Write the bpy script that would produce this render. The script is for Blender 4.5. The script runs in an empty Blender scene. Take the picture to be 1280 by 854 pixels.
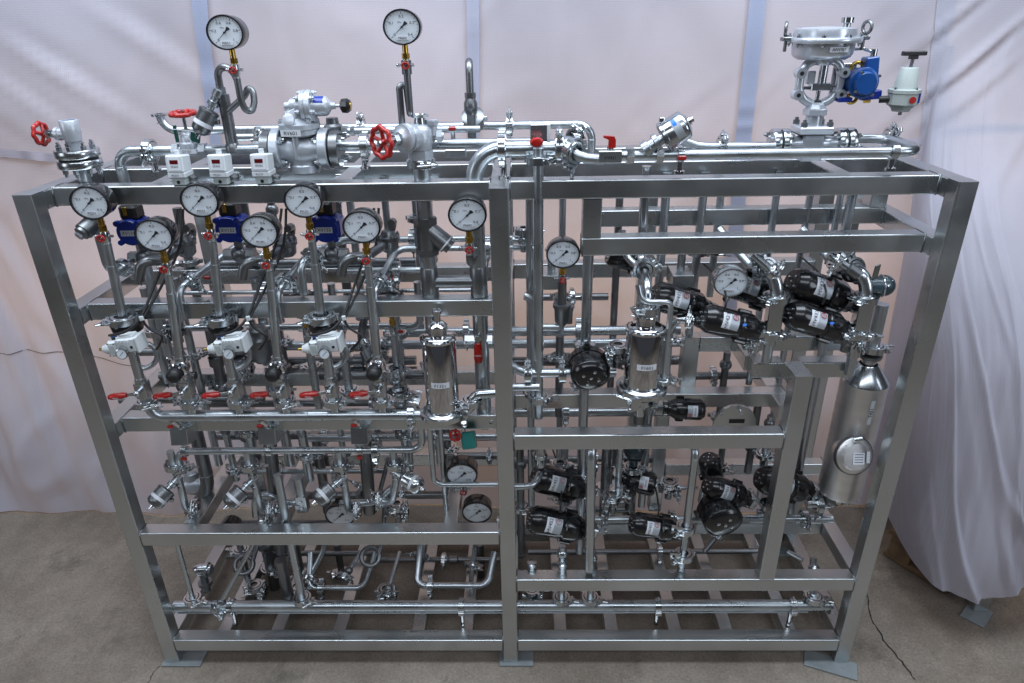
# Stainless steel process skid in front of hung white sheets (metres; X right, Y away, Z up)
import bpy, math, random
from mathutils import Vector as V, Matrix

random.seed(7)
sc = bpy.context.scene
col = sc.collection

# ---------------------------------------------------------------- camera
cd = bpy.data.cameras.new("camera"); cam = bpy.data.objects.new("camera", cd); col.objects.link(cam)
PITCH, YAW, ROLL = 0.44351, -0.022955, -0.019214
fw = V((math.sin(YAW)*math.cos(PITCH), math.cos(YAW)*math.cos(PITCH), -math.sin(PITCH)))
rt = fw.cross(V((0, 0, 1))).normalized(); up = rt.cross(fw)
rt, up = rt*math.cos(ROLL)+up*math.sin(ROLL), up*math.cos(ROLL)-rt*math.sin(ROLL)
m = Matrix((rt, up, -fw)).transposed().to_4x4(); m.translation = V((1.2901, -1.7033, 2.0644))
cam.matrix_world = m
cd.sensor_width = 36; cd.lens = 24.262; cd.clip_start = 0.05; cd.clip_end = 60
sc.camera = cam

# ---------------------------------------------------------------- world and lamps
w = bpy.data.worlds.new("World"); sc.world = w; w.use_nodes = True
bg = w.node_tree.nodes["Background"]; bg.inputs[0].default_value = (0.62, 0.66, 0.78, 1); bg.inputs[1].default_value = 0.075

def area(name, loc, target, sx, sy, power, colr):
    l = bpy.data.lights.new(name, 'AREA'); l.shape = 'RECTANGLE'; l.size = sx; l.size_y = sy; l.energy = power; l.color = colr
    o = bpy.data.objects.new(name, l); col.objects.link(o); o.location = loc
    o.rotation_euler = (V(target)-V(loc)).to_track_quat('-Z', 'Y').to_euler(); return o
area("ceiling_lamp_row", (1.2, -0.1, 3.6), (1.2, 0.15, 0), 4.8, 1.1, 140, (0.80, 0.89, 1.0))
area("ceiling_lamp_row", (1.2, -3.2, 4.0), (1.2, -1.0, 0), 5.0, 0.9, 60, (0.82, 0.90, 1.0))
area("side_fill_lamp", (5.4, -2.8, 2.4), (1.6, 0.3, 1.0), 1.4, 2.0, 38, (0.80, 0.88, 1.0))  # unseen side fills, added to give the steel something to reflect
area("side_fill_lamp", (-3.4, -2.6, 2.4), (0.8, 0.3, 1.0), 1.4, 2.0, 24, (0.86, 0.91, 1.0))
area("warm_backlight", (1.1, 1.75, 1.15), (1.1, 0.9, 1.1), 4.4, 0.3, 33, (1.0, 0.68, 0.42))  # backlight added behind the curtain for its warm middle band

area("warm_curtain_fill", (0.562, 1.500, 2.006), (0.692, 0.900, 1.966), 0.5, 0.6, 1.5, (1.0, 0.80, 0.62))  # small added backlights brightening patches of curtain, no window there
area("warm_curtain_fill", (2.075, 1.500, 1.918), (1.934, 0.900, 1.894), 0.4, 0.7, 1.4, (1.0, 0.80, 0.62))
area("cool_curtain_fill", (-1.171, 1.700, 1.052), (-0.592, 0.900, 1.290), 0.8, 0.8, 1.8, (0.66, 0.76, 1.0))  # added cool backlight tinting the left of the curtain

vs = sc.view_settings; vs.view_transform = 'Standard'; vs.look = 'None'; vs.exposure = 0; vs.gamma = 1; vs.use_curve_mapping = False
sc.cycles.max_bounces = 6; sc.cycles.glossy_bounces = 4; sc.cycles.diffuse_bounces = 2; sc.cycles.transmission_bounces = 3
sc.cycles.caustics_reflective = False; sc.cycles.caustics_refractive = False; sc.cycles.sample_clamp_indirect = 4
sc.cycles.use_denoising = True

# ---------------------------------------------------------------- materials
MATS = {}
def mat(name, colr, metal=0, rough=.5, coat=0, bump=0, bscale=60, var=0, vscale=6, stretch=(1, 1, 1), rvar=0):
    mt = bpy.data.materials.new(name); mt.use_nodes = True; nt = mt.node_tree; b = nt.nodes["Principled BSDF"]
    b.inputs['Base Color'].default_value = (*colr, 1); b.inputs['Metallic'].default_value = metal
    b.inputs['Roughness'].default_value = rough; b.inputs['Coat Weight'].default_value = coat
    if bump or var or rvar:
        tc = nt.nodes.new('ShaderNodeTexCoord'); mp = nt.nodes.new('ShaderNodeMapping'); mp.inputs['Scale'].default_value = stretch
        nt.links.new(tc.outputs['Object'], mp.inputs[0])
    if bump:
        n = nt.nodes.new('ShaderNodeTexNoise'); n.inputs['Scale'].default_value = bscale; n.inputs['Detail'].default_value = 3
        bp = nt.nodes.new('ShaderNodeBump'); bp.inputs['Strength'].default_value = bump; bp.inputs['Distance'].default_value = .002
        nt.links.new(mp.outputs[0], n.inputs[0]); nt.links.new(n.outputs[0], bp.inputs['Height']); nt.links.new(bp.outputs[0], b.inputs['Normal'])
    if var or rvar:
        n = nt.nodes.new('ShaderNodeTexNoise'); n.inputs['Scale'].default_value = vscale; n.inputs['Detail'].default_value = 5
        nt.links.new(mp.outputs[0], n.inputs[0])
        if var:
            r = nt.nodes.new('ShaderNodeMapRange'); r.inputs['To Min'].default_value = 1-var; r.inputs['To Max'].default_value = 1+var
            r.inputs['From Min'].default_value = .3; r.inputs['From Max'].default_value = .7
            x = nt.nodes.new('ShaderNodeMix'); x.data_type = 'RGBA'; x.blend_type = 'MULTIPLY'; x.inputs[0].default_value = 1
            x.inputs[6].default_value = (*colr, 1); nt.links.new(n.outputs[0], r.inputs[0]); nt.links.new(r.outputs[0], x.inputs[7])
            nt.links.new(x.outputs[2], b.inputs['Base Color'])
        if rvar:
            r = nt.nodes.new('ShaderNodeMapRange'); r.inputs['To Min'].default_value = max(.02, rough-rvar); r.inputs['To Max'].default_value = rough+rvar
            r.inputs['From Min'].default_value = .3; r.inputs['From Max'].default_value = .7
            nt.links.new(n.outputs[0], r.inputs[0]); nt.links.new(r.outputs[0], b.inputs['Roughness'])
    MATS[name] = mt; return mt
mat('frame_steel', (.56, .59, .60), 1, .29, bump=.06, bscale=220, var=.07, vscale=4, rvar=.09)
mat('pipe_steel', (.54, .585, .615), 1, .31, var=.12, vscale=9, rvar=.09)
mat('dull_shaded_steel', (.24, .25, .26), 1, .38, bump=.10, bscale=70, var=.12, vscale=12)  # dull metal, darkened further to put interior shade into the back pipes
mat('polished', (.66, .66, .67), 1, .06, rvar=.03, vscale=14)
mat('clamp_steel', (.56, .59, .61), 1, .22, rvar=.07, vscale=20)
mat('tank_steel', (.80, .79, .78), 1, .42, var=.06, stretch=(1, 1, 6))
mat('cast_silver', (.56, .60, .65), .5, .36, bump=.25, bscale=160, var=.06)
mat('silver_paint', (.64, .68, .74), .55, .28, bump=.05, bscale=200)
mat('black', (.010, .010, .011), 0, .22, coat=.3, rvar=.06, vscale=15)
mat('black_rubber', (.015, .015, .016), 0, .45)
mat('red', (.42, .014, .010), 0, .3, coat=.3, rvar=.08, vscale=20)
mat('blue', (.006, .030, .30), 0, .32, coat=.2, bump=.1, bscale=200)
mat('bright_blue', (.006, .075, .30), 0, .3, coat=.3, bump=.1, bscale=200)
mat('brass', (.62, .40, .09), 1, .24, rvar=.06, vscale=20)
mat('dial', (.74, .80, .86), 0, .4, coat=.6)
mat('ink', (.012, .013, .02), 0, .5)
mat('sticker', (.72, .75, .80), 0, .45)
mat('silver_sticker', (.42, .46, .50), .3, .4)
mat('sky_sticker', (.30, .52, .66), 0, .45)
mat('red_print', (.45, .03, .03), 0, .5)
mat('blue_dot', (.01, .18, .75), 0, .35)
mat('white_plastic', (.66, .70, .72), 0, .38, var=.04)
mat('grey_plastic', (.46, .52, .52), 0, .45, var=.04)
mat('sage', (.42, .47, .45), 0, .42, bump=.1, bscale=200)
mat('teal', (.006, .17, .15), 0, .4, coat=.3)
mat('green', (.004, .08, .06), 0, .4)
mat('led', (.10, .005, .006), 0, .2, coat=.5)
mat('slate', (.045, .075, .095), 0, .3, coat=.3)
mat('galvanised', (.27, .30, .31), .3, .55, var=.10, vscale=20)
mat('gasket', (.01, .01, .012), 0, .6)
mat('wood', (.24, .16, .09), 0, .75, bump=.4, bscale=50, var=.3, vscale=14)

# ---------------------------------------------------------------- mesh builder
def basis(ax):
    a = V(ax).normalized(); h = V((0, 0, 1)) if abs(a.z) < .95 else V((0, 1, 0))
    u = h.cross(a).normalized(); return a, u, a.cross(u)

class M:
    def __init__(s): s.v = []; s.f = []; s.s = []
    def add(s, vs, fs, smooth):
        o = len(s.v); s.v += [tuple(p) for p in vs]
        for i, f in enumerate(fs):
            s.f.append([k+o for k in f]); s.s.append(smooth if isinstance(smooth, bool) else smooth[i])
        return s
    def lathe(s, o, ax, prof, seg=18, flat=1.0, rot=0, smooth=True, a0=0, a1=None):
        # profile: list of (distance along axis, radius); ring of each sharp corner is doubled
        a, u, v = basis(ax); o = V(o); full = a1 is None; n = seg if full else seg+1
        rng = (math.tau if full else a1-a0)
        cs = [(math.cos(rot+a0+rng*k/seg), math.sin(rot+a0+rng*k/seg)*flat) for k in range(n)]
        def ring(t, r):
            c = o+a*t; i = len(s.v)
            if r < 1e-6: s.v.append(tuple(c)); return (i, 1)
            s.v += [tuple(c+u*(x*r)+v*(y*r)) for x, y in cs]; return (i, n)
        prev = None
        for k in range(len(prof)-1):
            p, q = prof[k], prof[k+1]
            sharp = True
            if k and prev:
                d0 = math.atan2(p[1]-prof[k-1][1], p[0]-prof[k-1][0]); d1 = math.atan2(q[1]-p[1], q[0]-p[0])
                dd = abs((d1-d0+math.pi) % math.tau-math.pi); sharp = dd > .7 or not smooth
            A = ring(*p) if (sharp or not prev) else prev
            B = ring(*q); prev = B
            m_ = seg
            for j in range(m_):
                j2 = (j+1) % n if full else j+1
                if A[1] == 1 and B[1] == 1: continue
                if A[1] == 1: f = [A[0], B[0]+j2, B[0]+j]
                elif B[1] == 1: f = [A[0]+j, A[0]+j2, B[0]]
                else: f = [A[0]+j, A[0]+j2, B[0]+j2, B[0]+j]
                s.f.append(f); s.s.append(smooth)
        return s
    def cyl(s, p, q, r, r2=None, seg=16, cap=True, smooth=True, rot=0):
        p, q = V(p), V(q); L = (q-p).length; r2 = r if r2 is None else r2
        pr = [(0, r), (L, r2)]
        if cap: pr = [(0, 0)]+pr+[(L, 0)]
        return s.lathe(p, q-p, pr, seg, smooth=smooth, rot=rot)
    def hexn(s, p, q, r): return s.cyl(p, q, r, seg=6, smooth=False)
    def ball(s, c, r, ax=(0, 0, 1), seg=14, n=8, sc_=1.0):
        return s.lathe(V(c)-V(ax).normalized()*r*sc_, ax, [(r*sc_*(1-math.cos(math.pi*k/n)), r*math.sin(math.pi*k/n)) for k in range(n+1)], seg)
    def tube(s, pts, r, bend=.035, seg=14, cap=True, closed=False, steps=6):
        P = [V(p) for p in pts]
        if closed: path = P
        else:
            path = [P[0]]
            for k in range(1, len(P)-1):
                a, b, c = P[k-1], P[k], P[k+1]
                d0, d1 = (a-b), (c-b); l = min(bend, d0.length*.49 if k > 1 else d0.length*.98, d1.length*.49 if k < len(P)-2 else d1.length*.98)
                if d0.length < 1e-5 or d1.length < 1e-5: continue
                d0.normalize(); d1.normalize()
                if d0.dot(d1) < -.999: path.append(b); continue
                ang = d0.angle(d1); 
                # circular-ish fillet: l is distance along the legs
                p0, p1 = b+d0*l, b+d1*l
                R = l*math.tan(ang/2); ctr = b+(d0+d1).normalized()*(l/math.cos(ang/2))
                v0, v1 = p0-ctr, p1-ctr; tot = math.pi-ang
                axn = v0.cross(v1)
                if axn.length < 1e-9: path.append(b); continue
                axn.normalize(); n = max(2, int(steps*tot/1.57+.99))
                for j in range(n+1): path.append(ctr+Matrix.Rotation(tot*j/n, 3, axn) @ v0)
            path.append(P[-1])
        path = [p for i, p in enumerate(path) if i == 0 or (p-path[i-1]).length > 1e-5]
        N = len(path); o0 = len(s.v); uu = None; T = []
        for i in range(N):
            if closed: t = path[(i+1) % N]-path[i-1]
            else: t = path[min(i+1, N-1)]-path[max(i-1, 0)]
            T.append(t.normalized())
        uu = basis(T[0])[1]
        for i in range(N):
            uu = (uu-T[i]*uu.dot(T[i])).normalized(); vv = T[i].cross(uu)
            for k in range(seg):
                th = math.tau*k/seg; s.v.append(tuple(path[i]+uu*(r*math.cos(th))+vv*(r*math.sin(th))))
        for i in range(N if closed else N-1):
            for k in range(seg):
                k2 = (k+1) % seg; i2 = (i+1) % N
                s.f.append([o0+i*seg+k, o0+i*seg+k2, o0+i2*seg+k2, o0+i2*seg+k]); s.s.append(True)
        if cap and not closed:
            for e in (0, N-1):
                o = len(s.v); s.v += s.v[o0+e*seg:o0+e*seg+seg]
                f = list(range(o, o+seg)); s.f.append(f[::-1] if e == 0 else f); s.s.append(False)
        return s
    def torus(s, c, ax, R, r, seg=20, sub=8):
        a, u, v = basis(ax)
        return s.tube([V(c)+u*(R*math.cos(math.tau*k/seg))+v*(R*math.sin(math.tau*k/seg)) for k in range(seg)], r, seg=sub, closed=True)
    def box(s, c, h, R=None, b=.0015):
        # chamfered box, half sizes h, rotation R (3x3)
        R = R or Matrix.Identity(3); c = V(c); b = min(b, min(h)*.45); vs = []; 
        idx = {}
        for sx in (-1, 1):
            for sy in (-1, 1):
                for sz_ in (-1, 1):
                    for k in range(3):
                        e = [h[0]-b, h[1]-b, h[2]-b]; e[k] = h[k]
                        idx[(sx, sy, sz_, k)] = len(vs); vs.append(c+R @ V((sx*e[0], sy*e[1], sz_*e[2])))
        fs = []
        for k in range(3):
            i, j = (k+1) % 3, (k+2) % 3
            for sg in (-1, 1):
                q = []
                for a, d in ((-1, -1), (1, -1), (1, 1), (-1, 1)):
                    t = [0, 0, 0]; t[k] = sg; t[i] = a; t[j] = d; q.append(idx[(*t, k)])
                fs.append(q if sg > 0 else q[::-1])
            for a in (-1, 1):
                for d in (-1, 1):
                    t0 = [0, 0, 0]; t1 = [0, 0, 0]; t0[i] = t1[i] = a; t0[j] = t1[j] = d; t0[k] = -1; t1[k] = 1
                    q = [idx[(*t0, i)], idx[(*t1, i)], idx[(*t1, j)], idx[(*t0, j)]]
                    fs.append(q if a*d < 0 else q[::-1])
        for sx in (-1, 1):
            for sy in (-1, 1):
                for sz_ in (-1, 1):
                    q = [idx[(sx, sy, sz_, k)] for k in range(3)]; fs.append(q if sx*sy*sz_ > 0 else q[::-1])
        return s.add(vs, fs, False)
    def bar(s, p, q, w, h, upv=(0, 0, 1), r=.004):
        # hollow-section rail with rounded long edges
        p, q = V(p), V(q); a = (q-p).normalized(); upv = V(upv)
        if abs(a.dot(upv)) > .9: upv = V((0, 1, 0))
        x = upv.cross(a).normalized(); y = a.cross(x); prof = []
        for cx, cy, t0 in ((1, 1, 0), (-1, 1, 1), (-1, -1, 2), (1, -1, 3)):
            for k in range(4):
                th = math.pi/2*(t0+k/3); prof.append((cx*(w/2-r)+r*math.cos(th), cy*(h/2-r)+r*math.sin(th)))
        n = len(prof); vs = [p+x*u+y*v for u, v in prof]+[q+x*u+y*v for u, v in prof]
        fs = [[k, (k+1) % n, n+(k+1) % n, n+k] for k in range(n)]; sm = [k % 4 != 3 for k in range(n)]
        o = len(vs); vs = vs+vs; fs += [list(range(o, o+n))[::-1], list(range(o+n, o+2*n))]; sm += [False, False]
        return s.add(vs, fs, sm)
    def prism(s, poly, o, u, v, d):
        u, v, o = V(u), V(v), V(o); nrm = u.cross(v).normalized()*d; n = len(poly)
        A = [o+u*x+v*y for x, y in poly]; B = [p+nrm for p in A]
        s.add(A, [list(range(n))[::-1]], False); s.add(B, [list(range(n))], False)
        for k in range(n):
            s.add([A[k], A[(k+1) % n], B[(k+1) % n], B[k]], [[0, 1, 2, 3]], False)
        return s
    def patch(s, o, ax, r, t0, t1, a0, a1, n=6, ref=None, th=.0006):
        # a sticker wrapped on a cylinder; angles measured from direction ref
        a = V(ax).normalized(); u = V(ref); u = (u-a*u.dot(a)).normalized(); v = a.cross(u); o = V(o); vs = []
        for k in range(n+1):
            an = a0+(a1-a0)*k/n
            d = u*math.cos(an)+v*math.sin(an)
            vs += [o+a*t0+d*(r+th), o+a*t1+d*(r+th)]
        return s.add(vs, [[2*k, 2*k+1, 2*k+3, 2*k+2] for k in range(n)], True)
    def put(s, name, material, parent=None):
        me = bpy.data.meshes.new(name); off = parent.location if parent else V((0, 0, 0))
        if parent and parent.parent: off = off+parent.parent.location
        me.from_pydata([(x-off.x, y-off.y, z-off.z) for x, y, z in s.v], [], s.f)
        me.polygons.foreach_set('use_smooth', s.s); me.materials.append(MATS[material]); me.update()
        o = bpy.data.objects.new(name, me); col.objects.link(o)
        if parent: o.parent = parent
        return o

def T(name, label, cat, loc, group=None):
    o = bpy.data.objects.new(name, None); col.objects.link(o); o.location = loc; o.empty_display_size = .02
    o['label'] = label; o['category'] = cat
    if group: o['group'] = group
    return o
def tag(o, label, cat, group=None, kind=None):
    if label: o['label'] = label
    if cat: o['category'] = cat
    if group: o['group'] = group
    if kind: o['kind'] = kind
    return o

TEXTS = []
def text(name, string, size, c, u, v, parent, material='ink'):
    cu = bpy.data.curves.new(name, 'FONT'); cu.body = string; cu.size = size; cu.align_x = 'CENTER'; cu.align_y = 'CENTER'; cu.resolution_u = 2
    o = bpy.data.objects.new(name, cu); col.objects.link(o); TEXTS.append((o, name, V(c), V(u).normalized(), V(v).normalized(), parent, material))
def flush_text():
    bpy.context.view_layer.update(); dg = bpy.context.evaluated_depsgraph_get()
    for o, name, c, u, v, parent, material in TEXTS:
        me = bpy.data.meshes.new_from_object(o.evaluated_get(dg)); n = u.cross(v)
        off = parent.location+(parent.parent.location if parent.parent else V((0, 0, 0)))
        for q in me.vertices: q.co = c+u*q.co.x+v*q.co.y+n*.0008-off
        me.materials.clear(); me.materials.append(MATS[material]); bpy.data.objects.remove(o)
        k = bpy.data.objects.new(name, me); col.objects.link(k); k.parent = parent

X_, Y_, Z_ = V((1, 0, 0)), V((0, 1, 0)), V((0, 0, 1))
def ortho(pts, tol=.035):
    out = [list(pts[0])]
    for p in pts[1:]:
        q = list(p)
        for k in range(3):
            if abs(q[k]-out[-1][k]) < tol: q[k] = out[-1][k]
        out.append(q)
    return [V(p) for p in out]

from mathutils import noise as noise_
X_, Y_, Z_ = V((1, 0, 0)), V((0, 1, 0)), V((0, 0, 1))
# ================================================================ SETTING
H = 1.674
def node_mat(name):
    mt = bpy.data.materials.new(name); mt.use_nodes = True; MATS[name] = mt; nt = mt.node_tree
    return nt, nt.nodes["Principled BSDF"], nt.nodes, nt.links
# concrete floor
nt, b, nn, ln = node_mat('concrete')
tc = nn.new('ShaderNodeTexCoord')
def noise(scale, detail, rough=.55):
    n = nn.new('ShaderNodeTexNoise'); n.inputs['Scale'].default_value = scale; n.inputs['Detail'].default_value = detail; n.inputs['Roughness'].default_value = rough
    ln.new(tc.outputs['Object'], n.inputs[0]); return n
n1, n2, n3 = noise(1.6, 7, .65), noise(11, 8, .75), noise(110, 3, .8)
r1 = nn.new('ShaderNodeValToRGB'); r1.color_ramp.elements[0].position = .33; r1.color_ramp.elements[1].position = .68
r1.color_ramp.elements[0].color = (.150, .122, .095, 1); r1.color_ramp.elements[1].color = (.33, .285, .235, 1)
ln.new(n1.outputs[0], r1.inputs[0])
r2 = nn.new('ShaderNodeMapRange'); r2.inputs[1].default_value = .3; r2.inputs[2].default_value = .7; r2.inputs[3].default_value = .80; r2.inputs[4].default_value = 1.14
ln.new(n2.outputs[0], r2.inputs[0])
r3 = nn.new('ShaderNodeMapRange'); r3.inputs[1].default_value = .25; r3.inputs[2].default_value = .75; r3.inputs[3].default_value = .62; r3.inputs[4].default_value = 1.38
ln.new(n3.outputs[0], r3.inputs[0])
mm = nn.new('ShaderNodeMath'); mm.operation = 'MULTIPLY'; ln.new(r2.outputs[0], mm.inputs[0]); ln.new(r3.outputs[0], mm.inputs[1])
mx = nn.new('ShaderNodeMix'); mx.data_type = 'RGBA'; mx.blend_type = 'MULTIPLY'; mx.inputs[0].default_value = 1
ln.new(r1.outputs[0], mx.inputs[6]); ln.new(mm.outputs[0], mx.inputs[7]); ln.new(mx.outputs[2], b.inputs['Base Color'])
b.inputs['Roughness'].default_value = .62
bp = nn.new('ShaderNodeBump'); bp.inputs['Strength'].default_value = .35; bp.inputs['Distance'].default_value = .003
ln.new(n2.outputs[0], bp.inputs['Height']); ln.new(bp.outputs[0], b.inputs['Normal'])
mat('crack', (.025, .022, .02), 0, .9)
st = nn.new('ShaderNodeTexNoise'); st.inputs['Scale'].default_value = 3.4; st.inputs['Detail'].default_value = 9; st.inputs['Roughness'].default_value = .7; ln.new(tc.outputs['Object'], st.inputs[0])
rs = nn.new('ShaderNodeMapRange'); rs.inputs[1].default_value = .56; rs.inputs[2].default_value = .66; rs.inputs[3].default_value = 1; rs.inputs[4].default_value = .62; ln.new(st.outputs[0], rs.inputs[0])
m4 = nn.new('ShaderNodeMath'); m4.operation = 'MULTIPLY'; ln.new(mm.outputs[0], m4.inputs[0]); ln.new(rs.outputs[0], m4.inputs[1]); ln.new(m4.outputs[0], mx.inputs[7])

fl = M().add([(-7, -5, 0), (10, -5, 0), (10, 6, 0), (-7, 6, 0)], [[0, 1, 2, 3]], False).put('floor', 'concrete'); fl['kind'] = 'structure'
def crack(pts, wd, parent):
    vs = []; fs = []; P = []
    for k in range(len(pts)-1):
        for j in range(6):
            t = j/6; P.append(V(pts[k]).lerp(V(pts[k+1]), t)+V((random.uniform(-.004, .004), random.uniform(-.004, .004), 0)))
    for k, p in enumerate(P):
        hw = wd*random.uniform(.4, 1.2)*.5; vs += [(p.x-hw, p.y, .0012), (p.x+hw, p.y+hw*.6, .0012)]
        if k: fs.append([2*k-2, 2*k-1, 2*k+1, 2*k])
    M().add(vs, fs, False).put('crack', 'crack', parent)
crack([(2.606, 0.323, 0.000), (2.569, 0.194, 0.000), (2.568, 0.103, 0.000), (2.588, 0.011, 0.000), (2.599, -0.081, 0.000)], .006, fl)
crack([(-0.013, 0.000, 0.000), (-0.025, -0.039, 0.000), (-0.026, -0.084, 0.000)], .004, fl)

# ---- hung sheets: translucent woven cloth
def cloth_mat(name, colr, trans, warm):
    nt, b, nn, ln = node_mat(name)
    out = nn['Material Output']; nn.remove(b)
    d = nn.new('ShaderNodeBsdfDiffuse'); t = nn.new('ShaderNodeBsdfTranslucent'); mxs = nn.new('ShaderNodeMixShader'); mxs.inputs[0].default_value = trans
    tcn = nn.new('ShaderNodeTexCoord'); n = nn.new('ShaderNodeTexNoise'); n.inputs['Scale'].default_value = 2.2; n.inputs['Detail'].default_value = 5
    ln.new(tcn.outputs['Object'], n.inputs[0])
    r = nn.new('ShaderNodeMapRange'); r.inputs[1].default_value = .3; r.inputs[2].default_value = .7; r.inputs[3].default_value = .90; r.inputs[4].default_value = 1.05
    ln.new(n.outputs[0], r.inputs[0])
    # woven threads
    wv = nn.new('ShaderNodeTexWave'); wv.inputs['Scale'].default_value = 60; wv.inputs['Distortion'].default_value = 2; wv.inputs['Detail'].default_value = 2; wv.bands_direction = 'X'
    wz = nn.new('ShaderNodeTexWave'); wz.inputs['Scale'].default_value = 60; wz.inputs['Distortion'].default_value = 2; wz.inputs['Detail'].default_value = 2; wz.bands_direction = 'Z'
    ln.new(tcn.outputs['Object'], wv.inputs[0]); ln.new(tcn.outputs['Object'], wz.inputs[0])
    ad = nn.new('ShaderNodeMath'); ad.operation = 'ADD'; ln.new(wv.outputs['Fac'], ad.inputs[0]); ln.new(wz.outputs['Fac'], ad.inputs[1])
    r2 = nn.new('ShaderNodeMapRange'); r2.inputs[1].default_value = 0; r2.inputs[2].default_value = 2; r2.inputs[3].default_value = .95; r2.inputs[4].default_value = 1.04
    ln.new(ad.outputs[0], r2.inputs[0])
    mu = nn.new('ShaderNodeMath'); mu.operation = 'MULTIPLY'; ln.new(r.outputs[0], mu.inputs[0]); ln.new(r2.outputs[0], mu.inputs[1])
    for sh, cc in ((d, colr), (t, warm)):
        x = nn.new('ShaderNodeMix'); x.data_type = 'RGBA'; x.blend_type = 'MULTIPLY'; x.inputs[0].default_value = 1; x.inputs[6].default_value = (*cc, 1)
        ln.new(mu.outputs[0], x.inputs[7]); ln.new(x.outputs[2], sh.inputs[0])
    bp = nn.new('ShaderNodeBump'); bp.inputs['Strength'].default_value = .15; bp.inputs['Distance'].default_value = .002
    ln.new(ad.outputs[0], bp.inputs['Height']); ln.new(bp.outputs[0], d.inputs['Normal'])
    ln.new(d.outputs[0], mxs.inputs[1]); ln.new(t.outputs[0], mxs.inputs[2]); ln.new(mxs.outputs[0], out.inputs[0])
cloth_mat('sheet', (.56, .565, .66), .33, (.64, .60, .64))
cloth_mat('sheet_blue_glow', (.46, .51, .67), .33, (.50, .54, .68))  # blue light through sheer cloth, put into the cloth colour
cloth_mat('sheet_faint_glow', (.52, .54, .66), .33, (.58, .57, .66))  # weaker version of the same light, also in the colour
cloth_mat('cover', (.58, .54, .62), .2, (.58, .55, .60))
mat('thread', (.16, .13, .13), 0, .8)

def fold(x, z, x0, z0, dx, dz, wd, amp, L):
    # one wrinkle: a soft ridge along the line from (x0,z0) towards (dx,dz)
    l = math.hypot(dx, dz); dx, dz = dx/l, dz/l
    t = (x-x0)*dx+(z-z0)*dz; s = (x-x0)*(-dz)+(z-z0)*dx
    e = max(0, min(1, t/.25))*max(0, min(1, (L-t)/.5)) if 0 < t < L else 0
    return amp*e*(math.exp(-(s/wd)**2)-.7*math.exp(-((s-wd*1.8)/(wd*1.3))**2))
FOLDS = []   # wrinkles pulled towards the skid: start, end, width, depth
def wr(a, b_, wd, amp):
    a, b_ = V(a), V(b_); d = b_-a; FOLDS.append((a.x, a.z, d.x, d.z, wd*.85, amp*1.1, math.hypot(d.x, d.z)))
wr((-0.646, 0.900, 1.949), (-0.258, 0.900, 1.581), .020, .014); wr((-0.577, 0.900, 2.064), (0.017, 0.900, 1.592), .030, .012); wr((-0.738, 0.900, 1.775), (-0.375, 0.900, 1.492), .014, .010)
wr((-0.315, 0.900, 2.182), (0.338, 0.900, 1.702), .035, .008); wr((-0.749, 0.900, 1.661), (-0.503, 0.900, 1.479), .010, .008); wr((-0.832, 0.900, 1.514), (-0.721, 0.900, 0.874), .030, .020)
wr((-0.976, 0.900, 1.295), (-0.777, 0.900, -0.055), .030, .026); wr((-1.145, 0.900, 0.841), (-1.024, 0.900, -0.102), .030, .024); wr((-0.833, 0.900, 0.948), (-0.564, 0.900, 0.309), .03, .014)
wr((2.893, 0.900, 2.148), (2.482, 0.900, 1.779), .016, .014); wr((2.716, 0.900, 2.128), (2.470, 0.900, 1.911), .013, .010); wr((3.047, 0.900, 2.075), (2.482, 0.900, 1.556), .018, .014)
wr((3.038, 0.900, 1.927), (2.622, 0.900, 1.582), .020, .012); wr((2.563, 0.900, 2.107), (2.238, 0.900, 1.810), .018, .009); wr((2.249, 0.900, 1.914), (1.953, 0.900, 1.563), .016, .009)
wr((2.224, 0.900, 1.810), (1.984, 0.900, 1.548), .010, .008); wr((2.059, 0.900, 1.892), (1.684, 0.900, 1.625), .018, .007); wr((1.810, 0.900, 1.870), (1.567, 0.900, 1.627), .02, .006)
wr((3.161, 0.900, 1.795), (2.787, 0.900, 1.372), .022, .014); wr((3.242, 0.900, 1.630), (2.911, 0.900, 0.978), .026, .016)
for k in range(6): wr((.4+.33*k+random.uniform(-.1, .1), .9, 2.6), (.45+.33*k+random.uniform(-.1, .1), .9, 1.3), random.uniform(.015, .03), random.uniform(.002, .005))
def curtainY(x, z):
    y = .93+.03*math.sin(x*1.9+.6)+.02*math.sin(x*5.3+z*.7)-.085*max(0, 1-z/.9)
    lowz = max(0, min(1, (1.5-z)/1.2))
    y += lowz*min(1,z/.35+.12)*(.030*math.sin(x*9+1.5*math.sin(z*1.3))+.016*math.sin(x*21+z*1.1)) 
    for f in FOLDS: y -= fold(x, z, *f)
    y += noise_.noise(V((x*1.7, z*.8, 4)))*.03+noise_.noise(V((x*5+z*3, z*2.2, 8)))*.008*(1+lowz*1.6)
    y -= .014*max(0, 1-9*abs(noise_.noise(V((x*2.6-z*1.4, z*1.3+x*.5, 2)))))*(.25+lowz)
    return y
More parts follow.
